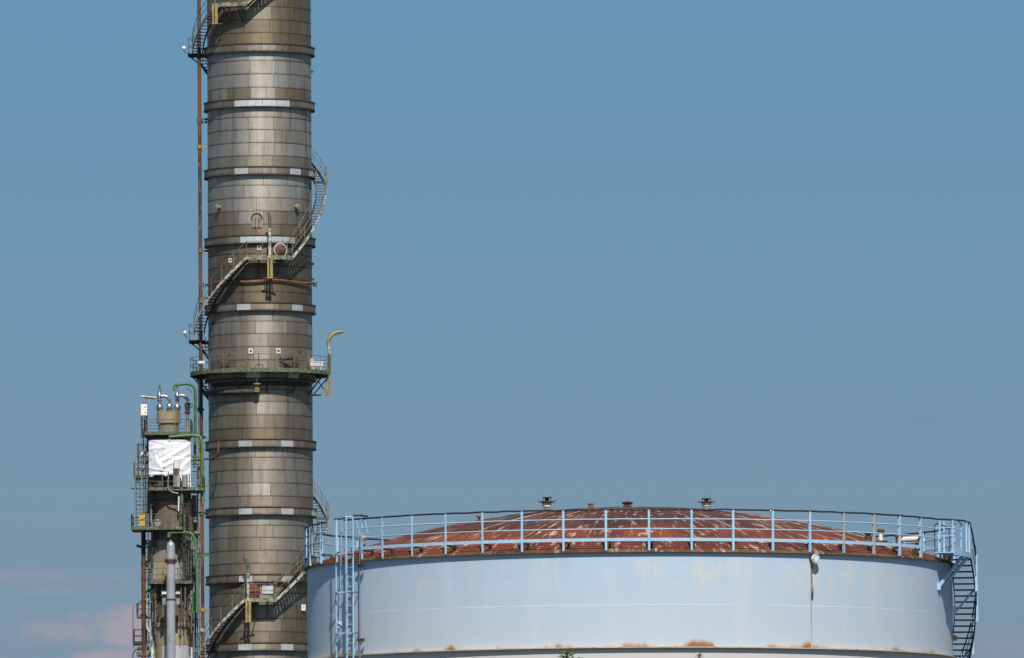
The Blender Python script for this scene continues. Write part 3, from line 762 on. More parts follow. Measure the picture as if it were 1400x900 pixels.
zRG = zh(506, RM, 0); zS2 = zh(709, RM, 100); zL3 = zh(820, RM, 0); zP3 = zh(925, RM, -95)
flight(colm, -10, zL1, 80, zL1 + 6.0)
deck(colm, -39, -10, zL1, edge='deck_edge')
flight(colm, -39, zL1, -85, zP1, mats=('stair', 'dark', 'stair'))
deck(colm, -85, -110, zP1, ro=RO + .30, edge='dark', railmat='stair', ends=(-85,))
flight(colm, -110, zP1, -255, zS1, mats=('dark', 'dark', 'stair'))
deck(colm, 105, 95, zS1, brackets=False)
flight(colm, 95, zS1, 30, zL2, inner=True)
deck(colm, 30, -10, zL2, edge='deck_edge')
flight(colm, -10, zL2, -80, zP2 + .5)
deck(colm, -80, -110, zP2, ro=RO + .30, edge='dark', ends=(-80,))
flight(colm, -110, zP2, -152, zRG, ri=RI, mats=('dark', 'dark', 'stair'))
RGO = 95.5 * PX
rp = MB().arc(RI - .1, RGO, 0, 360, zRG - .05, zRG - .05, .05, full=True, n=90).arc(RGO, RGO + .03, 0, 360, zRG - .16, zRG - .16, .28, full=True, n=90).build('ring_platform', MT['olive'], colm, 'grimy green ring platform with railing all round the column')
b_ = MB()
for k in range(12):
    t = k * 30 + 8
    b_.bar(pol(RC, t, zRG - .12), pol(RGO - .03, t, zRG - .12), .1, .12); b_.bar(pol(RC + .02, t, zRG - 1.5), pol(RGO - .1, t, zRG - .18), .08, .08)
b_.build('support_bracket', MT['dark'], rp, kind='stuff')
rail_arc(MB(), RGO + .01, 0, 360, zRG, zRG, post=1.25).build('railing', MT['stair'], rp, kind='stuff')
flight(colm, -105, zRG, -255, zS2, mats=('dark', 'dark', 'stair'))
deck(colm, 105, 95, zS2, brackets=False)
flight(colm, 95, zS2, 14, zL3, inner=True)
deck(colm, 14, -13, zL3, edge='deck_edge')
flight(colm, -13, zL3, -80, zP3 + .5)
deck(colm, -80, -110, zP3, ro=RO + .30, edge='dark', ends=(-80,))

# hanging yellow davit sockets under the three landings, with their poles
def davit_pole(px, py_floor, py_top, py_bot, tip, mat_tip):
    th = math.degrees(math.asin((px - 355.8) / 94)); r = RO + .12
    a = pol(r, th, zh(py_floor, r, th))
    b1 = pol(r, th, zh(py_bot, r, th))
    d = MB().bar(a + Vector((-.11, 0, .1)), b1 + Vector((-.11, 0, 0)), .13, .10, (0, 1, 0)).bar(a + Vector((.11, 0, .1)), b1 + Vector((.11, 0, 0)), .18, .12, (0, 1, 0)).box(b1, (.42, .2, .08)).build('davit_socket', MT['yellow'], colm)
    MB().bar(b1 + Vector((-.5, .35, .02)), b1 + Vector((.5, .35, .02)), .08, .08).bar(b1 + Vector((-.3, .35, .05)), pol(RC, th - 4, b1.z + .05), .06, .06).bar(b1 + Vector((.3, .35, .05)), pol(RC, th + 4, b1.z + .05), .06, .06).build('socket_strut', MT['dark'], d)
    if py_top is not None:
        ztp = zh(py_top, r, th)
        MB().tube([a, (a.x, a.y, ztp - 1.0)], .11, 8).build('pole', MT['stair_edge'], d)
        MB().tube(bend([(a.x, a.y, ztp - 1.0), (a.x, a.y, ztp - .3), (a.x - tip, a.y, ztp + .1)], .5), [.11] * 8 + [.09], 8).build('davit_arm', MT[mat_tip], d)
davit_pole(371.5, 353, 293, 380, .1, 'olive')
davit_pole(340, 822, 764, 850, .22, 'olive')
davit_pole(297, 7, None, 32, .1, 'olive')

# davit crane on the ring platform, right
D0 = lambda px, py: PC(px, py, -.9)
dv = MB().tube([D0(447, 541), D0(447.5, 503)], .08, 8).tube([D0(451, 541), D0(450.5, 503)], .07, 8).bar(D0(427, 540.5), D0(453, 540.5), .11, .11, (0, 1, 0)).bar(D0(430, 515), D0(447, 538), .08, .08, (0, 1, 0)).build('davit_crane', MT['yellow'], colm, 'yellow crane davit leaning out from the ring platform')
MB().tube([D0(450.5, 512), D0(450.3, 484)], .10, 8).build('mast', MT['olive'], dv)
MB().tube([D0(450.3, 484), D0(449.2, 470)], .10, 8).build('mast', MT['stair_edge'], dv)
MB().tube(bend([D0(449, 471), D0(448.5, 466), D0(455, 456), D0(468.5, 453.6)], .6), .115, 8).bar(D0(467.6, 453), D0(468, 458), .10, .10, (0, 1, 0)).build('jib', MT['yellow'], dv)
# kit standing on the ring platform
def onring(px, r=RC + .25):
    th = math.degrees(math.asin(max(-1, min(1, (px - 355.8) * PX / r)))); return pol(r, th, zRG)
p = onring(434, RC + .55); MB().box(p + Vector((0, 0, .62)), (.9, .3, .30)).box(p + Vector((-.25, 0, .3)), (.1, .2, .6)).box(p + Vector((.25, 0, .3)), (.1, .2, .6)).build('equipment_box', MT['white'], colm, 'white box on legs at the right end of the ring platform')
p = onring(276, RC + .75); MB().box(p + Vector((0, 0, .72)), (.5, .2, .2)).build('lamp_box', MT['white'], colm)
for px in (302, 308): 
    p = onring(px); MB().tube(bend([p, p + Vector((0, -.1, .7)), p + Vector((.3, -.1, .7)), p + Vector((.3, -.1, .3))], .15), .05, 6).build('vent_hook', MT['dark'], colm)
for px in (331, 356, 383):
    p = onring(px); MB().tube(bend([p + Vector((-.25, -.1, 0)), p + Vector((-.25, -.1, .42)), p + Vector((.25, -.1, .42)), p + Vector((.25, -.1, 0))], .1), .05, 6).build('pipe_loop', MT['v_brown'], colm)
p = onring(395); MB().tube([p + Vector((-.4, -.2, .75)), p + Vector((.5, -.2, .95))], .12, 8).tube([p + Vector((-.35, -.2, .5)), p + Vector((-.55, -.2, 1.0))], .05, 6).lathe([(.1, 0), (.2, .3), (.22, .7), (.15, .9)], 10, p + Vector((.5, -.2, .0))).build('valve_actuator', MT['dark'], colm, 'dark valve with slanted actuator on the ring platform')
p = onring(427, RC + .2); MB().lathe([(.14, .2), (.2, .4), (.2, .8), (.1, 1.0)], 12, p).build('nozzle_cover', MT['v_beige'], colm)
# pipe under the ring platform
zp0 = zh(534, RC + .5, 0)
MB().tube([pol(RC + .32, -75 + 72 * i / 18, zp0 - .02 * i * .2) for i in range(19)], .18, 10).build('header_pipe', MT['dark'], colm, 'brown pipe curving round the column under the ring platform')
q = pol(RC + .45, -2, zh(532, RC + .5, 0)); MB().lathe([(.20, -.2), (.20, .10), (.12, .12), (.12, .30), (.30, .32), (.30, .39), (.10, .4), (.09, .8)], 14, q).build('header_valve', MT['yellow'], colm)
MB().tube([pol(RC + .16, -60 + 125 * i / 26, zh(524, RC, 0)) for i in range(27)], .14, 8).build('header_pipe', MT['dark'], colm)

# fittings on the wall
def wallpt(px, py, out=0.0):
    th = math.degrees(math.asin((px - 355.8) * PX / (RC + out))); return pol(RC + out, th, zc(py, RC + out, th)), pol(1, th, 0), th
p, nn, th = wallpt(383, 342.5)
mh = MB().lathe([(.43, -.1), (.43, .28)], 24, p, nn).build('manhole', MT['steel_pipe'], colm, 'round manhole with red brown lid beside the pole on the landing')
MB().lathe([(.50, .28), (.50, .34)], 24, p, nn).build('rim', MT['alu_new'], mh)
lid = MB().lathe([(.40, .341), (.40, .38), (.36, .42), (0, .46)], 24, p, nn).build('lid', MT['redbrown'], mh)
p, nn, th = wallpt(346.5, 808)
mh = MB().lathe([(.48, -.1), (.48, .5)], 24, p, nn).build('manhole', MT['core'], colm, 'dark round manhole beside the lowest landing')
MB().lathe([(.55, .5), (.55, .56), (.50, .57), (.4, .60), (0, .62)], 24, p, nn).build('lid', MT['redbrown'], mh)
# arched hatch
p, nn, th = wallpt(353.5, 303)
X = Vector((nn.y, -nn.x, 0)) * -1
X = Vector((-nn.y, nn.x, 0))
hat = MB(); out_ = []
prof = [(-.34, -.42), (.34, -.42), (.34, .18)] + [(.34 * cos(R_(a)), .18 + .34 * sin(R_(a))) for a in range(15, 180, 15)] + [(-.34, .18)]
vs = [p + X * a + Vector((0, 0, b)) + nn * .06 for a, b in prof]; vb = [v - nn * .1 for v in vs]
k = len(prof); hat.add(vs + vb, [tuple(range(k))] + [(i, k + i, k + (i + 1) % k, (i + 1) % k) for i in range(k)])
hat = hat.build('hatch', MT['v_grey'], colm, 'small arched hatch with rusty bars above the landing')
MB().tube([p + X * (a * 1.08) + Vector((0, 0, b * 1.08)) + nn * .07 for a, b in prof[2:]], .05, 6).build('hatch_hood', MT['dark'], hat)
for a in (-.1, .14): MB().bar(p + X * a + Vector((0, 0, -.36)) + nn * .10, p + X * a + Vector((0, 0, .26)) + nn * .10, .07, .05, tuple(nn)).build('hatch_bar', MT['v_brown'], hat)
for px in (302.5, 405.5):
    p, nn, th = wallpt(px, 283)
    MB().lathe([(.10, 0), (.10, .22), (.18, .23), (.18, .30), (.08, .33), (0, .33)], 12, p, nn).build('instrument_nozzle', MT['v_beige'], colm)
    MB().lathe([(.0, .02), (.12, .03), (.12, .06)], 12, p + Vector((0, 0, -.2)), nn).build('nozzle_plate', MT['dark'], colm)
for py, px in ((99, 427.5), (362, 428.5), (383, 430)):
    a = pol(RC - .05, 85, zc(py)); MB().bar(a, a + Vector((.22, 0, 0)), .1, .14).build('lifting_lug', MT['dark'], colm)
# rusty ring pipe on stand-offs
rz = zc(383, RC + .2)
MB().tube([pol(RC + .16, -100 + 200 * i / 40, rz - .05 + .06 * cos(R_(i * 30))) for i in range(41)], .07, 8).build('ring_pipe', MT['rust'], colm, 'thin rusty pipe ringing the column below the upper landing')
for t in (-88, 88): MB().tube([pol(RC + .16, t, rz), pol(RC + .34, t, rz + .1), pol(RC + .3, t, rz - .22)], .05, 6).build('pipe_hook', MT['dark'], colm)
# small orange-brown bracket pipe on the left
MB().tube(bend([PC(262, 630, -1.2), PC(288, 627, -3.1), PC(298, 624, -3.75), PC(298.5, 603, -3.75)], .4), .065, 8).build('bracket_pipe', MT['rust'], colm)

# white signs with red marks
signs = [(356.5, 338.5, 'white square sign with red mark on the wall above the upper landing', 1.2), (344.5, 480, 'white square sign with red mark over the ring platform, left of the middle pair', 1.3), (382, 480, 'white square sign with red mark over the ring platform, right of the middle pair', 1.3), (411.5, 481, 'small red marked sign near the right end of the ring platform', .8), (314, 484, 'small red marked sign near the left end of the ring platform', .7)]
for px, py, lb, s in signs:
    p, nn, th = wallpt(px, py, .05); M = Matrix.Rotation(R_(th), 3, 'Z')
    b = tag(thing('warning_sign', lb, 'sign', (XC + p.x, YC + p.y, p.z), 'signs on the column'), lb, 'sign', 'signs on the column')
    MB().box((0, 0, 0), (.24 * s, .03, .27 * s), M).build('sign_plate', MT['white'] if s > 1 else MT['v_brown'], b)
    MB().lathe([(.075 * s, .016), (.075 * s, .022)], 14, (0, 0, 0), nn).build('sign_mark', MT['red'], b)
lb = 'white sign with red mark hung on the stair rail left of the upper landing'
p = pol(RO + .06, -24.5, zh(356, RO, -24)); b = thing('warning_sign', lb, 'sign', (XC + p.x, YC + p.y, p.z), 'signs on the column')
MB().box((0, 0, 0), (.22, .03, .26)).build('sign_plate', MT['white'], b); MB().lathe([(.08, .016), (.08, .022)], 14, (.02, 0, 0), (0, -1, 0)).build('sign_mark', MT['red'], b)
lb = 'white panel with red mark on the wall beside the lowest landing'
p, nn, th = wallpt(366, 805, .05); b = thing('warning_sign', lb, 'sign', (XC + p.x, YC + p.y, p.z), 'signs on the column')
MB().box((0, 0, 0), (.75, .03, .7), Matrix.Rotation(R_(th), 3, 'Z')).build('sign_plate', MT['alu_new'], b); MB().lathe([(.07, .016), (.07, .022)], 12, (0, 0, .27), nn).build('sign_mark', MT['red'], b)
lb = 'small white box on the column wall beside the tank rim'
p = PC(415, 831, -2.2)
b = tag(MB().box((0, 0, 0), (.3, .2, .42)).box((-.02, -.11, .1), (.16, .03, .1)).build('junction_box', MT['white'], None, None, None, (XC + p.x, YC + p.y, p.z)), lb, 'box')

# globe lamps on the left platforms
for px, py, lb in ((251.5, 66, 'white globe lamp on the highest left-hand stair platform'), (253, 455, 'white globe lamp on the left-hand stair platform above the ring platform')):
    p = PC(px, py, -.6); b = thing('globe_lamp', lb, 'lamp', (XC + p.x, YC + p.y, p.z), 'globe lamps on the stair platforms')
    MB().lathe([(0, -.15), (.10, -.11), (.15, 0), (.10, .11), (0, .15)], 14).build('globe', MT['glass_lamp'], b)
    MB().tube([(0, 0, -.13), (.02, .0, -.3), (.35, .1, -.32)], .03, 6).lathe([(.08, -.16), (.08, -.10)], 10).build('lamp_arm', MT['dark'], b)

# rusty riser pipe left of the column, with clamps
def riser(name, label, pts, rad, mat, dy, clamps, cat='pipe'):
    base = at(pts[-1][0], pts[-1][1], YC + dy); bx, by = base.x, base.y
    t_ = thing(name, label, cat, (bx, by, 0))
    L = lambda px, py: (lambda p: Vector((p.x - bx, 0, p.z)))(at(px, py, YC + dy))
    MB().tube([L(*q) for q in pts] + [Vector((0, 0, 0))], rad, 12).build('pipe', MT[mat], t_)
    for px, py, w, mt in clamps:
        p = L(px, py); MB().lathe([(rad + .05, -.12), (rad + .05, .12)], 12, p).bar(p, p + Vector((w, .2, 0)), .12, .14).build('clamp', MT[mt], t_)
    return t_
riser('riser_pipe', 'rust streaked brown pipe running up the whole left side of the tall column', [(271.8, -120), (272, 0), (273.6, 300), (275.2, 600), (277.5, 900)], .125, 'rust_pipe', -.6,
      [(272.5, 163, .6, 'olive'), (272.8, 167, .5, 'olive'), (273, 201, .6, 'yellow'), (274, 343, .5, 'yellow'), (274.3, 408, .7, 'olive'), (274.5, 412, .6, 'stair'), (275.5, 598, .3, 'dark'), (276, 664, .6, 'yellow'), (277, 834, .5, 'yellow'), (276, 702, .4, 'olive'), (277, 862, -.4, 'stair_edge')])
riser('insulated_pipe', 'pale grey pipe standing against the rusty riser beside the tall column', [(272.5, 520), (273.5, 700), (274.5, 900)], .105, 'steel_pipe', -.55, [(272.8, 560, .3, 'dark'), (273.2, 640, .3, 'dark'), (274, 760, .3, 'dark')])

# ================================================================== small tower at left
YS = 724.0; XS = at(234, 740, YS).x
PS = YS / F
tow = thing('stripper_tower', 'short cluttered process tower with green platforms, left of the tall column', 'tower', (XS, YS, 0))
def S(px, py, dy=0.0): p = at(px, py, YS + dy); return Vector((p.x - XS, dy, p.z))
def zs(py, dy=0.0): return at(234, py, YS + dy).z
def drum(name, y0, y1, r, px, mat, label=None, dome=False, n=40):
    R = r * PS; c = S(px, 700); z1, z0 = zs(y0, -R), zs(y1, -R)
    pr = [(R, z0), (R, z1)]
    if dome: pr = [(R, z0), (R, z1 - .35), (R * .97, z1 - .15), (R * .88, z1), (R * .4, z1 + .2), (0, z1 + .25)]
    o = MB().lathe(pr, n, (c.x, 0, 0)).build(name, MT[mat], tow, label); return o
drum('top_drum', 563, 578, 16.2, 231, 'v_beige', 'short ochre stained drum at the top of the tower')
drum('top_drum_base', 578, 593, 14, 231, 'v_grey')
drum('upper_body', 597, 682, 28, 233.5, 'v_brown')
drum('middle_body', 681, 738, 31, 237, 'v_brown', 'soot brown drum with rounded shoulder', True)
drum('lower_body', 738, 799, 26.5, 228, 'v_grey')
drum('lower_body', 799, 853, 26, 235, 'v_brown')
drum('skirt', 853, 1585, 25, 236, 'v_beige')
c = S(236, 853); MB().lathe([(27.5 * PS, zs(857, -1.3)), (27.5 * PS, zs(851, -1.3)), (25 * PS, zs(850.5, -1.3))], 40, (c.x, 0, 0)).build('skirt_ring', MT['v_grey'], tow)
# cladding sheets of the lower bodies
random.seed(11)
for (y0, y1, px, r, cols) in ((747, 768, 228, 26.7, ('v_grey',)), (768, 792, 228, 26.7, ('v_grey', 'v_beige', 'alu_new')), (802, 830, 235, 26.3, ('v_brown', 'v_grey')), (830, 849, 235, 26.3, ('v_grey', 'v_brown', 'v_grey')), (861, 882, 236, 25.3, ('v_beige',)), (882, 905, 236, 25.3, ('v_beige', 'alu_new'))):
    R = r * PS; c = S(px, 700); h = zs(y0, -R) - zs(y1, -R); w = 36
    for k in range(6):
        t = -90 + k * w + random.uniform(-3, 3) + 0
        if t > 85: break
        mb = panel_geo(MB(), w, h, R, n=4, gap=.015, lip=.01)
        o = mb.build('cladding_panel', MT[random.choice(cols)], tow, loc=(c.x, 0, zs(y1, -R))); o.rotation_euler.z = R_(t)
# platforms
def tplat(name, pxa, pxb, py, front, back, label, rail=True, mat='olive', railh=.95, skip=(), railmat='olive'):
    a = S(pxa, py, 0); b = S(pxb, py, 0); z = zs(py, -front); th = .09
    d = MB().box(((a.x + b.x) / 2, (back - front) / 2, z - .04), (b.x - a.x, front + back, .07))
    for (p, q) in (((a.x, -front), (b.x, -front)), ((a.x, back), (b.x, back)), ((a.x, -front), (a.x, back)), ((b.x, -front), (b.x, back))):
        d.bar((p[0], p[1], z + .0), (q[0], q[1], z + .0), .06, .22)
    o = d.build(name, MT[mat], tow, label)
    rl = MB()
    if rail:
        for (p, q, sd) in (((a.x, -front), (b.x, -front), 'f'), ((a.x, back), (b.x, back), 'b'), ((a.x, -front), (a.x, back), 'l'), ((b.x, -front), (b.x, back), 'r')):
            if sd in skip: continue
            L = math.hypot(q[0] - p[0], q[1] - p[1]); n = max(1, int(L / .9))
            for i in range(n + 1):
                f = i / n; rl.bar((p[0] + (q[0] - p[0]) * f, p[1] + (q[1] - p[1]) * f, z), (p[0] + (q[0] - p[0]) * f, p[1] + (q[1] - p[1]) * f, z + railh), .055, .055)
            for h in (railh, railh * .55): rl.tube([(p[0], p[1], z + h), (q[0], q[1], z + h)], .022, 5)
        rl.build('railing', MT[railmat], o, kind='stuff')
    return o
tplat('platform', 199, 262, 592.5, 1.9, 1.5, 'top platform under the ochre drum')
tplat('platform', 205, 279, 668.5, 2.3, 1.5, 'platform below the white sheet')
tplat('platform', 181.5, 251, 722, 2.4, 1.2, 'long green platform with yellow cabinet')
tplat('platform', 205, 264, 796, 2.0, 1.2, 'green platform behind the grey pipe')
tplat('platform', 188, 207, 842, .9, .9, 'small green side platform above the skirt', railh=.9)
tplat('platform', 188, 207, 894, 1.0, .9, 'lowest green side platform', rail=True, railh=.05)
tplat('platform', 183, 200, 879, .8, .8, 'small caged platform at the far left', railh=.95, mat='dark', railmat='dark')
tplat('platform', 184, 206, 651, .9, .9, 'caged side platform left of the white sheet', railh=.95, railmat='dark')
# ladders with cages on the left side
def tladder(px0, px1, y0, y1, dy, mat, label, cage=None):
    l = MB()
    for px in (px0, px1): l.bar(S(px, y0, dy), S(px + (.4 if px > 100 else 0), y1, dy), .05, .05)
    l.bar(S(px0, y0 + 4, dy), S(px1, y0 + 4, dy), .03, .03)
    o = l.build('ladder', MT[mat], tow, label)
    r = MB(); n = int((y1 - y0) / 5.6)
    for i in range(1, n): r.bar(S(px0, y0 + i * 5.6, dy), S(px1, y0 + i * 5.6, dy), .03, .03)
    r.build('rung', MT[mat], o, kind='stuff')
    if cage:
        cg = MB()
        for y in cage:
            a, b = S(px0, y, dy), S(px1, y, dy); c = (a + b) / 2; rr = (b - a).length / 2 + .12
            cg.tube([c + Vector((rr * 1.1 * cos(R_(q)), -.35 - .4 * sin(R_(q)), 0)) for q in range(-20, 201, 20)], .025, 5)
        for q in (10, 55, 90, 125, 170):
            a, b = S(px0, cage[0], dy), S(px1, cage[0], dy); c = (a + b) / 2; rr = (b - a).length / 2 + .12
            c2 = (S(px0, cage[-1], dy) + S(px1, cage[-1], dy)) / 2; v = Vector((rr * 1.1 * cos(R_(q)), -.35 - .4 * sin(R_(q)), 0))
            cg.bar(c + v, c2 + v, .035, .02)
        cg.build('cage', MT[mat], o, kind='stuff')
    return o
tladder(193, 201, 570, 652, -.4, 'dark', 'dark ladder beside the top platform', [608, 620, 632])
tladder(186, 197, 652, 722, -.6, 'olive', 'open ladder left of the brown drum')
tladder(198.5, 203, 722, 900, .3, 'steel_pipe', 'ladder behind the rusty pipe at the far left')
tladder(251, 258, 678, 796, -1.65, 'dark', 'dark caged ladder on the front right of the tower', [690, 705, 740, 752, 764, 776])
# posts and trunking that run up the left and right flanks
for px, y0, y1, r, mt, dy in ((203.5, 595, 724, .13, 'olive', -.9), (206.5, 660, 722, .11, 'rust_pipe', -1.2), (200.5, 560, 600, .06, 'dark', -.5), (248.5, 668, 722, .12, 'olive', -2.0), (252, 700, 742, .05, 'olive', -1.9), (208, 722, 800, .09, 'v_brown', -1.0), (255.5, 735, 800, .08, 'v_brown', -1.3), (259.5, 740, 802, .07, 'dark', -1.2), (263, 690, 900, .08, 'dark', -.8), (267, 700, 900, .06, 'dark', -.5), (270, 640, 900, .05, 'olive', -.3), (258.5, 800, 850, .16, 'v_brown', -1.2), (221.5, 800, 815, .06, 'green', -1.6), (207.3, 800, 822, .10, 'green', -1.2), (262.5, 805, 848, .10, 'green', -1.0), (211, 850, 900, .2, 'steel_pipe', .2), (262, 885, 905, .07, 'white', -1.4), (208, 885, 905, .07, 'white', -1.4)):
    MB().tube([S(px, y0, dy), S(px, y1, dy)], r, 8).build('pipe', MT[mt], tow)
for y, x0, x1 in ((684, 269, 283), (701, 266, 283), (757, 270, 286), (776, 262, 276), (815, 266, 276), (847, 262, 280), (867, 262, 276), (592, 262, 272), (625, 262, 272), (635, 262, 272), (645, 262, 272), (788, 262, 272), (738, 266, 276), (829, 268, 275)):
    MB().bar(S(x0, y, -.5), S(x1, y, -.5), .06, .07, (0, 1, 0)).build('pipe_bracket', MT['dark' if y % 2 else 'olive'], tow)
random.seed(3)
for k in range(26):        # small fittings that clutter the flanks
    px = random.choice((random.uniform(258, 271), random.uniform(199, 207))); py = random.uniform(690, 895); dy = random.uniform(-1.3, -.3)
    p = S(px, py, dy); mtn = random.choice(('dark', 'olive', 'steel_pipe', 'green', 'v_brown', 'dark'))
    s = random.uniform(.08, .2)
    MB().lathe([(s * .5, -s * 1.2), (s, -s), (s, -.3 * s), (s * .6, -.2 * s), (s * .6, s * .5), (s, s * .6), (s, s), (0, s * 1.1)], 8, p, random.choice(((0, 0, 1), (1, 0, 0), (0, -1, .2)))).build('fitting', MT[mtn], tow)
random.seed(8)
for k in range(34):        # thin pipes and cables clipped to the tower, each with its clips
    side = random.random()
    px = random.uniform(206, 214) if side < .3 else (random.uniform(246, 262) if side < .75 else random.uniform(262, 272))
    y0 = random.choice((682, 724, 742, 798, 800, 802)) + random.uniform(0, 10); y1 = y0 + random.uniform(22, 70); dy = -1.15 - random.random() * .7 if px < 262 else -random.uniform(.2, 1.0)
    y1 = min(y1, 905); r = random.uniform(.025, .07); mtn = random.choice(('dark', 'dark', 'v_brown', 'steel_pipe', 'olive', 'rust_pipe', 'v_grey'))
    jog = random.uniform(-3, 3)
    MB().tube(bend([S(px, y0, dy), S(px, (y0 + y1) / 2, dy), S(px + jog, (y0 + y1) / 2 + 3, dy), S(px + jog, y1, dy)], .12, 3), r, 6).build('pipe', MT[mtn], tow)
    for q in (.2, .8):
        p = S(px if q < .5 else px + jog, y0 + (y1 - y0) * q, dy); MB().box(p, (.22, .12, .07)).build('pipe_clip', MT['dark'], tow)
for y, x0, x1, mtn in ((612, 199, 206, 'olive'), (624, 186, 205, 'dark'), (632, 184, 205, 'steel_pipe'), (640, 186, 204, 'olive'), (660, 184, 204, 'dark'), (668, 180, 205, 'dark'), (679, 185, 204, 'olive'), (690, 186, 204, 'dark'), (700, 184, 203, 'v_brown'), (619, 181, 199, 'v_grey'), (668, 179, 190, 'dark'), (709, 179, 184, 'dark')):
    MB().tube([S(x0, y, -.9), S(x1, y + .5, -.9)], .035, 6).build('scaffold_tube', MT[mtn], tow)
for px, y0, y1, mtn in ((188.5, 606, 660, 'dark'), (193.5, 600, 724, 'steel_pipe'), (196, 585, 700, 'olive'), (199, 610, 722, 'dark'), (184.5, 628, 700, 'v_grey'), (201.5, 625, 722, 'olive'), (191, 660, 682, 'green'), (204.5, 640, 722, 'green')):
    MB().tube([S(px, y0, -1.0), S(px + .5, y1, -1.0)], .045, 6).build('scaffold_tube', MT[mtn], tow)
for px, py, mtn in ((193.5, 622, 'white'), (198, 616, 'v_beige'), (203, 621, 'cream'), (201, 630, 'rust'), (196, 640, 'steel_pipe')):
    p = S(px, py, -1.1); MB().lathe([(.05, -.2), (.1, -.12), (.1, .1), (.06, .14), (.06, .22), (0, .22)], 10, p, (.5, -.3, 1)).build('scaffold_coupler', MT[mtn], tow)
# side duct right of the brown drum
p = S(265.5, 707, -.2); MB().box((p.x, -.2, (zs(678) + zs(737)) / 2), (.32, .6, zs(678) - zs(737))).build('side_duct', MT['v_brown'], tow)
# green gooseneck davits
for pts, dy in (([(237.5, 530), (237.5, 526.5), (258, 524.5), (266.5, 529), (267, 545), (266.5, 640)], -1.2), ([(231, 601), (231, 597.5), (266, 595), (275, 598), (276.5, 612), (277.5, 690)], -1.9), ([(231, 729.5), (231, 728.5), (256, 728), (264, 731), (267.5, 742), (269.5, 790), (269.5, 838)], -2.2)):
    o = MB().tube(bend([S(a, b, dy) for a, b in pts[1:]], .5), .10, 8).build('davit', MT['green'], tow)
    q = S(pts[3][0], pts[3][1], dy); e = S(pts[0][0], pts[0][1], dy)
    MB().bar(e + Vector((0, 0, .05)), e - Vector((0, 0, .25)), .2, .12).build('hook_plate', MT['green'], o)
    for k in range(3):
        a = q + Vector((-.5 + .12 * k, 0, -.12 - .10 * k)); MB().box(a, (.10, .08, .16), Matrix.Rotation(R_(35 + 15 * k), 3, 'Y')).build('gusset', MT['green'], o)
MB().bar(S(269, 760, -1.9), S(287, 759.5, -1.9), .18, .12, (0, 1, 0)).bar(S(270, 768, -1.9), S(276, 761, -1.9), .1, .1, (0, 1, 0)).build('cantilever_arm', MT['green'], tow)
# chrome relief valves and their bends on the top drum
def stack(px, top, dy, label, cap):
    p = S(px, 562, dy); z = lambda y: at(px, y, YS + dy).z - p.z
    b = MB().lathe([(.12, z(563)), (.20, z(561)), (.24, z(557.5)), (.20, z(554)), (.11, z(552.5)), (.10, z(549)), (.17, z(548.5)), (.18, z(546.5)), (.11, z(546)), (.11, z(544)), (.18, z(543)), (.17, z(540)), (.11, z(538)), (.10, z(533)), (.07, z(532.5)), (.07, z(top + 3))], 18, p).build('relief_valve', MT['chrome'], tow, label)
    MB().lathe([(.06, z(top + 3)), (.075, z(top + 1.5)), (.05, z(top)), (0, z(top))], 10, p).build('cap', MT['rust'], b)
    return b
b = stack(218.2, 527, -.3, 'bright steel relief valve, left of the pair on the top drum', 1)
MB().tube(bend([S(219, 542, -.3), S(226, 541.5, -.3), S(231.5, 545, -.3), S(231.8, 556, -.3)], .5), .11, 10).build('outlet_bend', MT['chrome'], b)
MB().lathe([(.10, -.4), (.20, -.28), (.22, -.05), (.19, .12), (.12, .2)], 16, S(231.6, 556, -.3)).build('ball', MT['chrome'], b)
b = stack(242.3, 528, -.3, 'bright steel relief valve, right of the pair on the top drum', 1)
MB().tube(bend([S(243, 542, -.3), S(250, 540, -.3), S(257, 547, -.3), S(256.5, 552, -.3), S(256, 591, -.3)], .6), .12, 10).build('outlet_bend', MT['steel_pipe'], b)
MB().lathe([(.13, -.45), (.2, -.4), (.2, -.3), (.15, -.25), (.2, .1), (.2, .25), (.13, .3)], 14, S(256.3, 557, -.3)).tube([S(259, 551, -.5), S(263, 553, -.5), S(262, 558, -.5), S(259, 557, -.5)], .04, 6, closed=True).build('gate_valve', MT['dark'], b)
for y in (562.5, 573.5): MB().lathe([(.15, -.04), (.15, .04)], 12, S(256.2, y, -.3)).build('flange', MT['chrome'], b)
# loose items carried by the tower
def item(name, label, cat, px, py, dy, build_, group=None):
    p = at(px, py, YS + dy); t_ = thing(name, label, cat, p, group); build_(t_); return t_
def white_cab(t_):
    MB().box((0, 0, 0), (.42, .35, .76)).build('cabinet_body', MT['white'], t_); MB().box((-.25, .05, -.05), (.08, .25, .9)).build('mounting_plate', MT['steel_pipe'], t_); MB().box((.08, -.18, .18), (.08, .02, .06)).box((.08, -.18, -.2), (.08, .02, .06)).build('latch', MT['dark'], t_, kind='stuff')
    for x in (-.12, .02, .14): MB().tube([(x, 0, -.38), (x, .05, -1.9)], .035, 6).build('conduit', MT['dark'], t_)
item('control_cabinet', 'white cabinet on posts at the top left of the tower', 'cabinet', 197, 560.5, -.9, white_cab)
def lampbar(t_):
    MB().tube([(-.48, 0, .04), (.5, 0, -.06)], .10, 10).build('tube_housing', MT['steel_pipe'], t_)
    for x in (-.16, .36): MB().tube([(x, 0, .03 - .1 * (x + .48)), (x + .05, 0, .02 - .1 * (x + .48))], .125, 10).build('strap', MT['v_beige'], t_)
    MB().tube(bend([(-.14, 0, -.05), (-.16, 0, -.25), (-.26, .05, -.45), (-.26, .05, -.62)], .1), .03, 6).build('lamp_stem', MT['olive'], t_)
item('tube_lamp', 'slanted tube lamp on a thin stem above the white cabinet', 'lamp', 203, 543, -.9, lampbar)
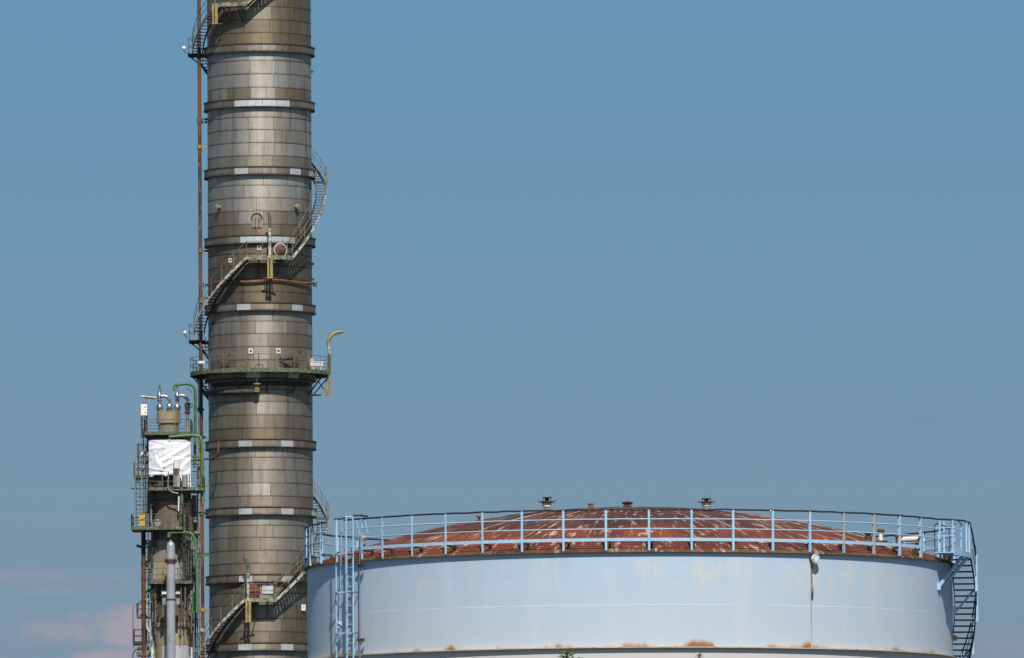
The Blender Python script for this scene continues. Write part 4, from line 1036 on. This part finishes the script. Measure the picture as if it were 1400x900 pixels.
def ycab(t_):
    MB().box((0, 0, .0), (.40, .3, .8)).build('cabinet_body', MT['yellow_bright'], t_); MB().bar((-.2, -.16, -.02), (.2, -.16, .12), .02, .06, (0, 1, 0)).build('strap', MT['dark'], t_)
item('yellow_cabinet', 'yellow cabinet standing on the long green platform', 'cabinet', 194.5, 711, -1.2, ycab)
item('round_gauge', 'pale grey round disc on the railing of the long green platform', 'gauge', 215.3, 715, -2.25, lambda t_: (MB().lathe([(.25, 0), (.26, .04), (.24, .08), (.0, .1)], 24, (0, 0, 0), (0, -1, 0)).build('dial', MT['steel_pipe'], t_), MB().bar((0, .03, -.2), (0, .03, -.5), .06, .05).build('stem', MT['dark'], t_)))
def pump(t_):
    MB().box((.0, 0, .28), (.40, .3, .64)).build('cabinet_body', MT['v_beige'], t_); MB().box((.02, -.152, .30), (.30, .02, .52)).build('cabinet_door', MT['white'], t_)
    MB().box((-.06, 0, -.25), (.14, .2, .42)).build('stem', MT['redbrown'], t_); MB().box((.0, .05, -.85), (.45, .3, .8)).build('pump_body', MT['steel_pipe'], t_)
    MB().lathe([(.2, -1.25), (.2, -.5), (.1, -.4)], 14, (.55, .1, 0)).build('canister', MT['v_grey'], t_)
    MB().tube(bend([(-.55, -.1, -.2), (-.6, -.1, -1.4), (-.3, -.1, -1.62), (.1, -.1, -1.7)], .2), .045, 8).build('hose', MT['steel_pipe'], t_)
item('local_panel', 'beige cabinet on a post in front of the white sheet', 'cabinet', 241.5, 641, -2.35, pump)
MB().tube([S(244.5, 678, -1.95), S(244, 699, -1.95)], .06, 8).build('drain_pipe', MT['white'], tow)
# lamps on the far left
def flood(t_):
    MB().box((-.05, -.1, .0), (.34, .25, .18), Matrix.Rotation(R_(20), 3, 'Y')).build('lamp_head', MT['dark'], t_); MB().bar((.1, 0, 0), (.55, .1, -.02), .05, .05).build('lamp_arm', MT['dark'], t_)
item('floodlight', 'dark floodlight on the rusty pipe below the long green platform', 'lamp', 191, 747, -.5, flood, 'lamps on the tower')
def neck(t_):
    MB().tube(bend([(0, 0, -2.6), (0, 0, .1), (.15, 0, .38), (.42, 0, .42)], .3), .035, 8).build('lamp_post', MT['v_grey'], t_); MB().lathe([(.05, .2), (.09, .12), (.16, 0), (.15, -.06), (0, -.07)], 12, (.5, 0, .38)).build('lamp_head', MT['olive'], t_)
item('gooseneck_lamp', 'gooseneck lamp on a thin post beside the small caged platform', 'lamp', 181.7, 833, -.9, neck, 'lamps on the tower')
def neck2(t_):
    MB().tube(bend([(0, 0, -1.4), (0, 0, .15), (.2, 0, .4), (.4, 0, .42)], .3), .035, 8).build('lamp_post', MT['dark'], t_); MB().lathe([(.05, .16), (.12, .06), (.2, -.08), (0, -.1)], 12, (.46, 0, .42), (-.4, 0, 1)).build('lamp_head', MT['dark'], t_)
item('gooseneck_lamp', 'dark gooseneck lamp at the very bottom left of the tower', 'lamp', 181.7, 896, -.9, neck2, 'lamps on the tower')
for px, py, mt in ((183.3, 645, 'red'), (196.5, 641, 'red'), (200.3, 644.5, 'red'), (272, 614, 'red'), (272, 652, 'red'), (230.5, 653, 'red')):
    MB().lathe([(0, -.07), (.05, -.05), (.06, 0), (.05, .05), (0, .07)], 8, S(px, py, -1.9)).build('marker_lamp', MT[mt], tow)
# rust pipe, far left of the tower
b_ = at(197, 900, YS - .9); rz_ = thing('rusty_drain_pipe', 'dark rusty vertical pipe at the left flank of the short tower', 'pipe', (b_.x, b_.y, 0))
MB().tube([at(196, 724, YS - .9) - Vector((b_.x, b_.y, 0)), at(196.6, 893, YS - .9) - Vector((b_.x, b_.y, 0)), Vector((0, 0, 0))], .16, 10).build('pipe', MT['rust_pipe'], rz_)
for y in (748, 770, 792, 840): 
    p = at(196.4, y, YS - .9) - Vector((b_.x, b_.y, 0)); MB().lathe([(.19, -.06), (.19, .06)], 10, p).bar(p, p + Vector((.4, .2, 0)), .06, .06).build('clamp', MT['dark'], rz_)
# slanted small pipe
MB().tube(bend([S(200.5, 852, -1.2), S(201, 857, -1.2), S(209.5, 880, -1.4), S(210.5, 905, -1.4)], .3), .07, 8).tube(bend([S(204, 819, -1.2), S(201, 821, -1.2), S(201, 842, -1.2)], .3), .06, 8).build('slanted_pipe', MT['stair_edge'], tow, kind='stuff')
# big grey pipe in front
bp = at(234, 900, YS - 3.2); gp = thing('grey_stack_pipe', 'thick pale grey pipe with rounded top standing in front of the short tower', 'pipe', (bp.x, bp.y, 0))
GP = lambda px, py: at(px, py, YS - 3.2) - Vector((bp.x, bp.y, 0))
rg_ = 5.9 * PS; ztp = GP(234, 741).z; zfl = GP(234, 767).z
MB().lathe([(rg_, 0), (rg_, zfl)], 28).build('pipe', MT['grey_pipe'], gp)
MB().lathe([(rg_ * .96, zfl + .02), (rg_ * .96, ztp - .28), (rg_ * .86, ztp - .12), (rg_ * .6, ztp - .02), (.08, ztp + .02), (.06, ztp + .12), (0, ztp + .13)], 28).build('capped_end', MT['grey_pipe'], gp)
fl = MB().lathe([(rg_ + .11, zfl - .09), (rg_ + .11, zfl - .01)], 28).lathe([(rg_ + .11, zfl + .01), (rg_ + .11, zfl + .09)], 28).build('flange', MT['tread'], gp)
bt = MB()
for k in range(16): bt.lathe([(.03, -.16), (.03, .16)], 6, (( rg_ + .06) * cos(k * pi / 8), (rg_ + .06) * sin(k * pi / 8), zfl))
bt.build('bolt', MT['rust'], fl, kind='stuff')
zcl = GP(234, 820).z
MB().lathe([(rg_ + .02, zcl - .06), (rg_ + .02, zcl + .06)], 28).build('clamp_band', MT['dark'], gp)
for x in (-.47, .47):
    MB().box((x, .5, zcl + .15), (.26, .25, .9)).build('guide_post', MT['steel_pipe'], gp); MB().box((x * 1.0, .3, zcl + .45), (.30, .3, .12)).build('guide_cap', MT['white'], gp)
MB().box((0, .42, zcl + .28), (1.2, .10, .08)).build('guide_bar', MT['green'], gp)

# white sheet wrapped round the upper body
def tarp():
    random.seed(14); c = S(233.5, 640); NA, NZ = 96, 72
    z1 = zs(602, -1.5); z0 = zs(667, -1.5); H = z1 - z0
    creases = []
    def cr(u0, v0, u1, v1, w, a): creases.append((u0, v0, u1, v1, w, a))
    cr(.36, 0, .36, .62, .02, .10); cr(0, .03, .36, .12, .02, -.05); cr(.36, .45, 1, .08, .045, .13); cr(.36, .60, 1, .28, .04, .11); cr(.5, .85, 1, .40, .04, .10); cr(.6, .9, 1, .55, .05, -.09)
    cr(.36, .03, .9, .06, .03, -.06); cr(0, .20, .34, .16, .04, .10); cr(.0, .5, .18, .32, .04, -.09); cr(.15, .28, .30, .70, .05, .12); cr(.0, .62, .30, .72, .04, .10); cr(.2, .3, .3, .9, .03, -.07); cr(.36, .35, .9, .36, .02, -.05); cr(0, .76, .6, .78, .02, -.06)
    for _ in range(26):
        u = random.random(); v = random.random(); a = random.uniform(-.9, .9); L = random.uniform(.1, .35)
        cr(u, v, u + L * cos(a), v + L * sin(a), random.uniform(.012, .03), random.uniform(-.05, .06))
    vs = []
    for j in range(NZ + 1):
        for i in range(NA + 1):
            u, v = i / NA, j / NZ; d = 0
            for (u0_, v0_, u1_, v1_, w_, a_) in creases:
                ex, ey = u1_ - u0_, v1_ - v0_; L2 = ex * ex + ey * ey
                t = max(0, min(1, ((u - u0_) * ex + (v - v0_) * ey) / L2)); q = math.hypot(u - u0_ - t * ex, v - v0_ - t * ey)
                d += .5 * a_ * max(0, 1 - q / (w_ * 1.6)) ** 1.3
            d += .05 * mnoise.noise(Vector((u * 5, v * 5, 3)))
            vmax = 1.0 if u > .78 else (.74 if u < .62 else .80)
            vm = vmax + .015 * sin(u * 17) + .03 * mnoise.noise(Vector((u * 9, 0, 0)))
            x = -1.45 + 2.87 * u + (.10 * (v - .7) if u > .9 and v > .7 else 0)
            yb = -1.98 + .42 * abs(x / 1.45) ** 3
            vs.append((c.x + x, yb - d, z1 - H * (v * (1 - (1 - vm) * v ** 3))))
    fs = [(j * (NA + 1) + i, (j + 1) * (NA + 1) + i, (j + 1) * (NA + 1) + i + 1, j * (NA + 1) + i + 1) for j in range(NZ) for i in range(NA)]
    back = [(x, y + .03, z) for x, y, z in vs]; k = len(vs)
    mb = MB().add(vs, fs, True); mb.add(back, [f[::-1] for f in fs], True)
    rim = list(range(NA + 1)) + [j * (NA + 1) + NA for j in range(1, NZ + 1)] + [NZ * (NA + 1) + i for i in range(NA - 1, -1, -1)] + [j * (NA + 1) for j in range(NZ - 1, 0, -1)]
    mb.add([vs[i] for i in rim] + [back[i] for i in rim], [(i, (i + 1) % len(rim), len(rim) + (i + 1) % len(rim), len(rim) + i) for i in range(len(rim))])
    M, nt, b = newmat('white_plastic_sheet'); N = NT(nt)
    N.link(N.mix(N.rng(N.noise(2, 4, .6), .4, .7), (.80, .81, .82), (.70, .71, .72)), b.inputs['Base Color']); b.inputs['Roughness'].default_value = .45
    o = mb.build('tarpaulin', M, None, None, None, (XS, YS, 0))
    tag(o, 'creased white plastic sheet wrapped round the top of the short tower', 'tarpaulin')
    # dark sheet hanging below
    d = MB(); ps = []
    for j in range(7):
        for i in range(15):
            x = -1.42 + 1.0 * i / 14; v = j / 6
            ps.append((c.x + x, -math.sqrt(max(.05, 1.66 ** 2 - x * x)) - .05 * sin(i * 1.3 + j * .6) - .10 * v, zs(650, -1.5) + .1 - (zs(650, -1.5) - zs(667, -1.5)) * v))
    fsd = [(j * 15 + i, (j + 1) * 15 + i, (j + 1) * 15 + i + 1, j * 15 + i + 1) for j in range(6) for i in range(14)]
    d.add(ps, fsd, True); d.add([(x, y + .02, z) for x, y, z in ps], [f[::-1] for f in fsd], True)
    o = d.build('dark_sheet', worn('dark_mesh_sheet', (.05, .05, .05), (.09, .09, .085), 4), None, None, None, (XS, YS, 0)); tag(o, 'dark mesh sheet hanging below the left half of the white sheet', 'sheet')
tarp()

# ================================================================== two trees whose tips reach the lower edge
lM, lnt, lb_ = newmat('leaf'); lN = NT(lnt)
lN.link(lN.mix(lN.rng(lN.noise(9, 3, .6), .35, .65), (.20, .34, .04), (.08, .16, .022)), lb_.inputs['Base Color']); lb_.inputs['Roughness'].default_value = .4
lb_.inputs['Transmission Weight'].default_value = 0.0
bM = worn('bark', (.10, .075, .05), (.06, .045, .03), 8, rough=.9)
def leaf(mb, p, d, up_, L, w):
    d = d.normalized(); s = d.cross(up_)
    if s.length < .01: s = Vector((1, 0, 0))
    s.normalize(); nrm_ = s.cross(d)
    v = [p, p + d * L * .4 + s * w + nrm_ * w * .25, p + d * L * .4, p + d * L * .4 - s * w + nrm_ * w * .25, p + d * L + nrm_ * -.1 * L]
    v.insert(4, p + d * L * .75 + s * w * .7); v.append(p + d * L * .75 - s * w * .7)
    mb.add(v, [(0, 1, 4, 2), (2, 4, 5), (0, 2, 3), (2, 5, 6, 3)], False)
def tree(px, py, Y, label, star, seed):
    random.seed(seed); top = at(px, py, Y); t_ = thing('garden_tree', label, 'tree', (top.x, Y, 0), 'treetops in front of the tank')
    Ht = top.z; tr = MB()
    pts = [Vector((sin(k * .9) * .12, cos(k * 1.3) * .1, Ht * .82 * k / 7)) for k in range(8)]
    tr.tube(pts, [.16 - .014 * k for k in range(8)], 8)
    tips = []
    for k in range(24):
        z = Ht * random.uniform(.3, .84); a = random.uniform(0, 2 * pi); L = random.uniform(1.0, 2.2) * (1.2 - z / Ht)
        b0 = Vector((0, 0, z)); e = b0 + Vector((cos(a) * L, sin(a) * L, random.uniform(.5, 1.0)))
        e.z = min(e.z, Ht - .9); tr.tube([b0, (b0 + e) / 2 + Vector((0, 0, .1)), e], [.05, .035, .015], 6); tips += [e, (b0 + e) / 2]
    T = Vector((0, 0, Ht)); tr.tube([pts[-1], T - Vector((.02, 0, .5)), T - Vector((0, 0, .06))], [.05, .03, .012], 6)
    tr.build('trunk', bM, t_)
    tips += [Vector((0, 0, Ht * q)) for q in (.70, .76, .82, .86, .90)]
    cr = MB()
    for e in tips:
        for _ in range(230):
            p = e + Vector((random.gauss(0, .28), random.gauss(0, .28), random.gauss(0, .22)))
            if p.z > Ht - .5: continue
            d = Vector((random.uniform(-1, 1), random.uniform(-1, 1), random.uniform(-.6, .8))); leaf(cr, p, d, Vector((0, 0, 1)), random.uniform(.11, .18), .045)
    if star:      # upright shoot ending in a rosette of narrow leaves
        for k in range(15):
            a = k * 2.399; el = R_(70 - 6.5 * k); L = .15
            leaf(cr, T - Vector((0, 0, .11)), Vector((cos(a) * cos(el), sin(a) * cos(el), sin(el))), Vector((0, 0, 1)), L, .017)
        for k in range(40):
            a = k * 2.399; leaf(cr, T - Vector((0, 0, .16 + k * .012)), Vector((cos(a), sin(a), -.1)), Vector((0, 0, 1)), .17, .02)
    else:         # three rounded leafy shoots
        for sx, dz, n_, sp in ((.0, 0.05, 70, .10), (-.10, .14, 50, .09), (.22, .20, 70, .10), (.08, .30, 90, .14), (-.02, .5, 120, .2)):
            for _ in range(n_):
                p = T + Vector((sx + random.gauss(0, sp * .75), random.gauss(0, sp), -dz - abs(random.gauss(0, sp * .6)) - .02))
                d = Vector((random.uniform(-1, 1), random.uniform(-1, 1), random.uniform(-.2, .5)))
                leaf(cr, p, d, Vector((0, 0, 1)), random.uniform(.06, .10), .028)
    cr.build('crown', lM, t_, kind='stuff')
tree(776, 887.5, 250, 'tree with broad rounded green leaves whose tip shows left of centre', False, 4)
tree(956, 892.5, 250, 'tree with narrow star-shaped leaf rosette whose tip shows right of centre', True, 9)
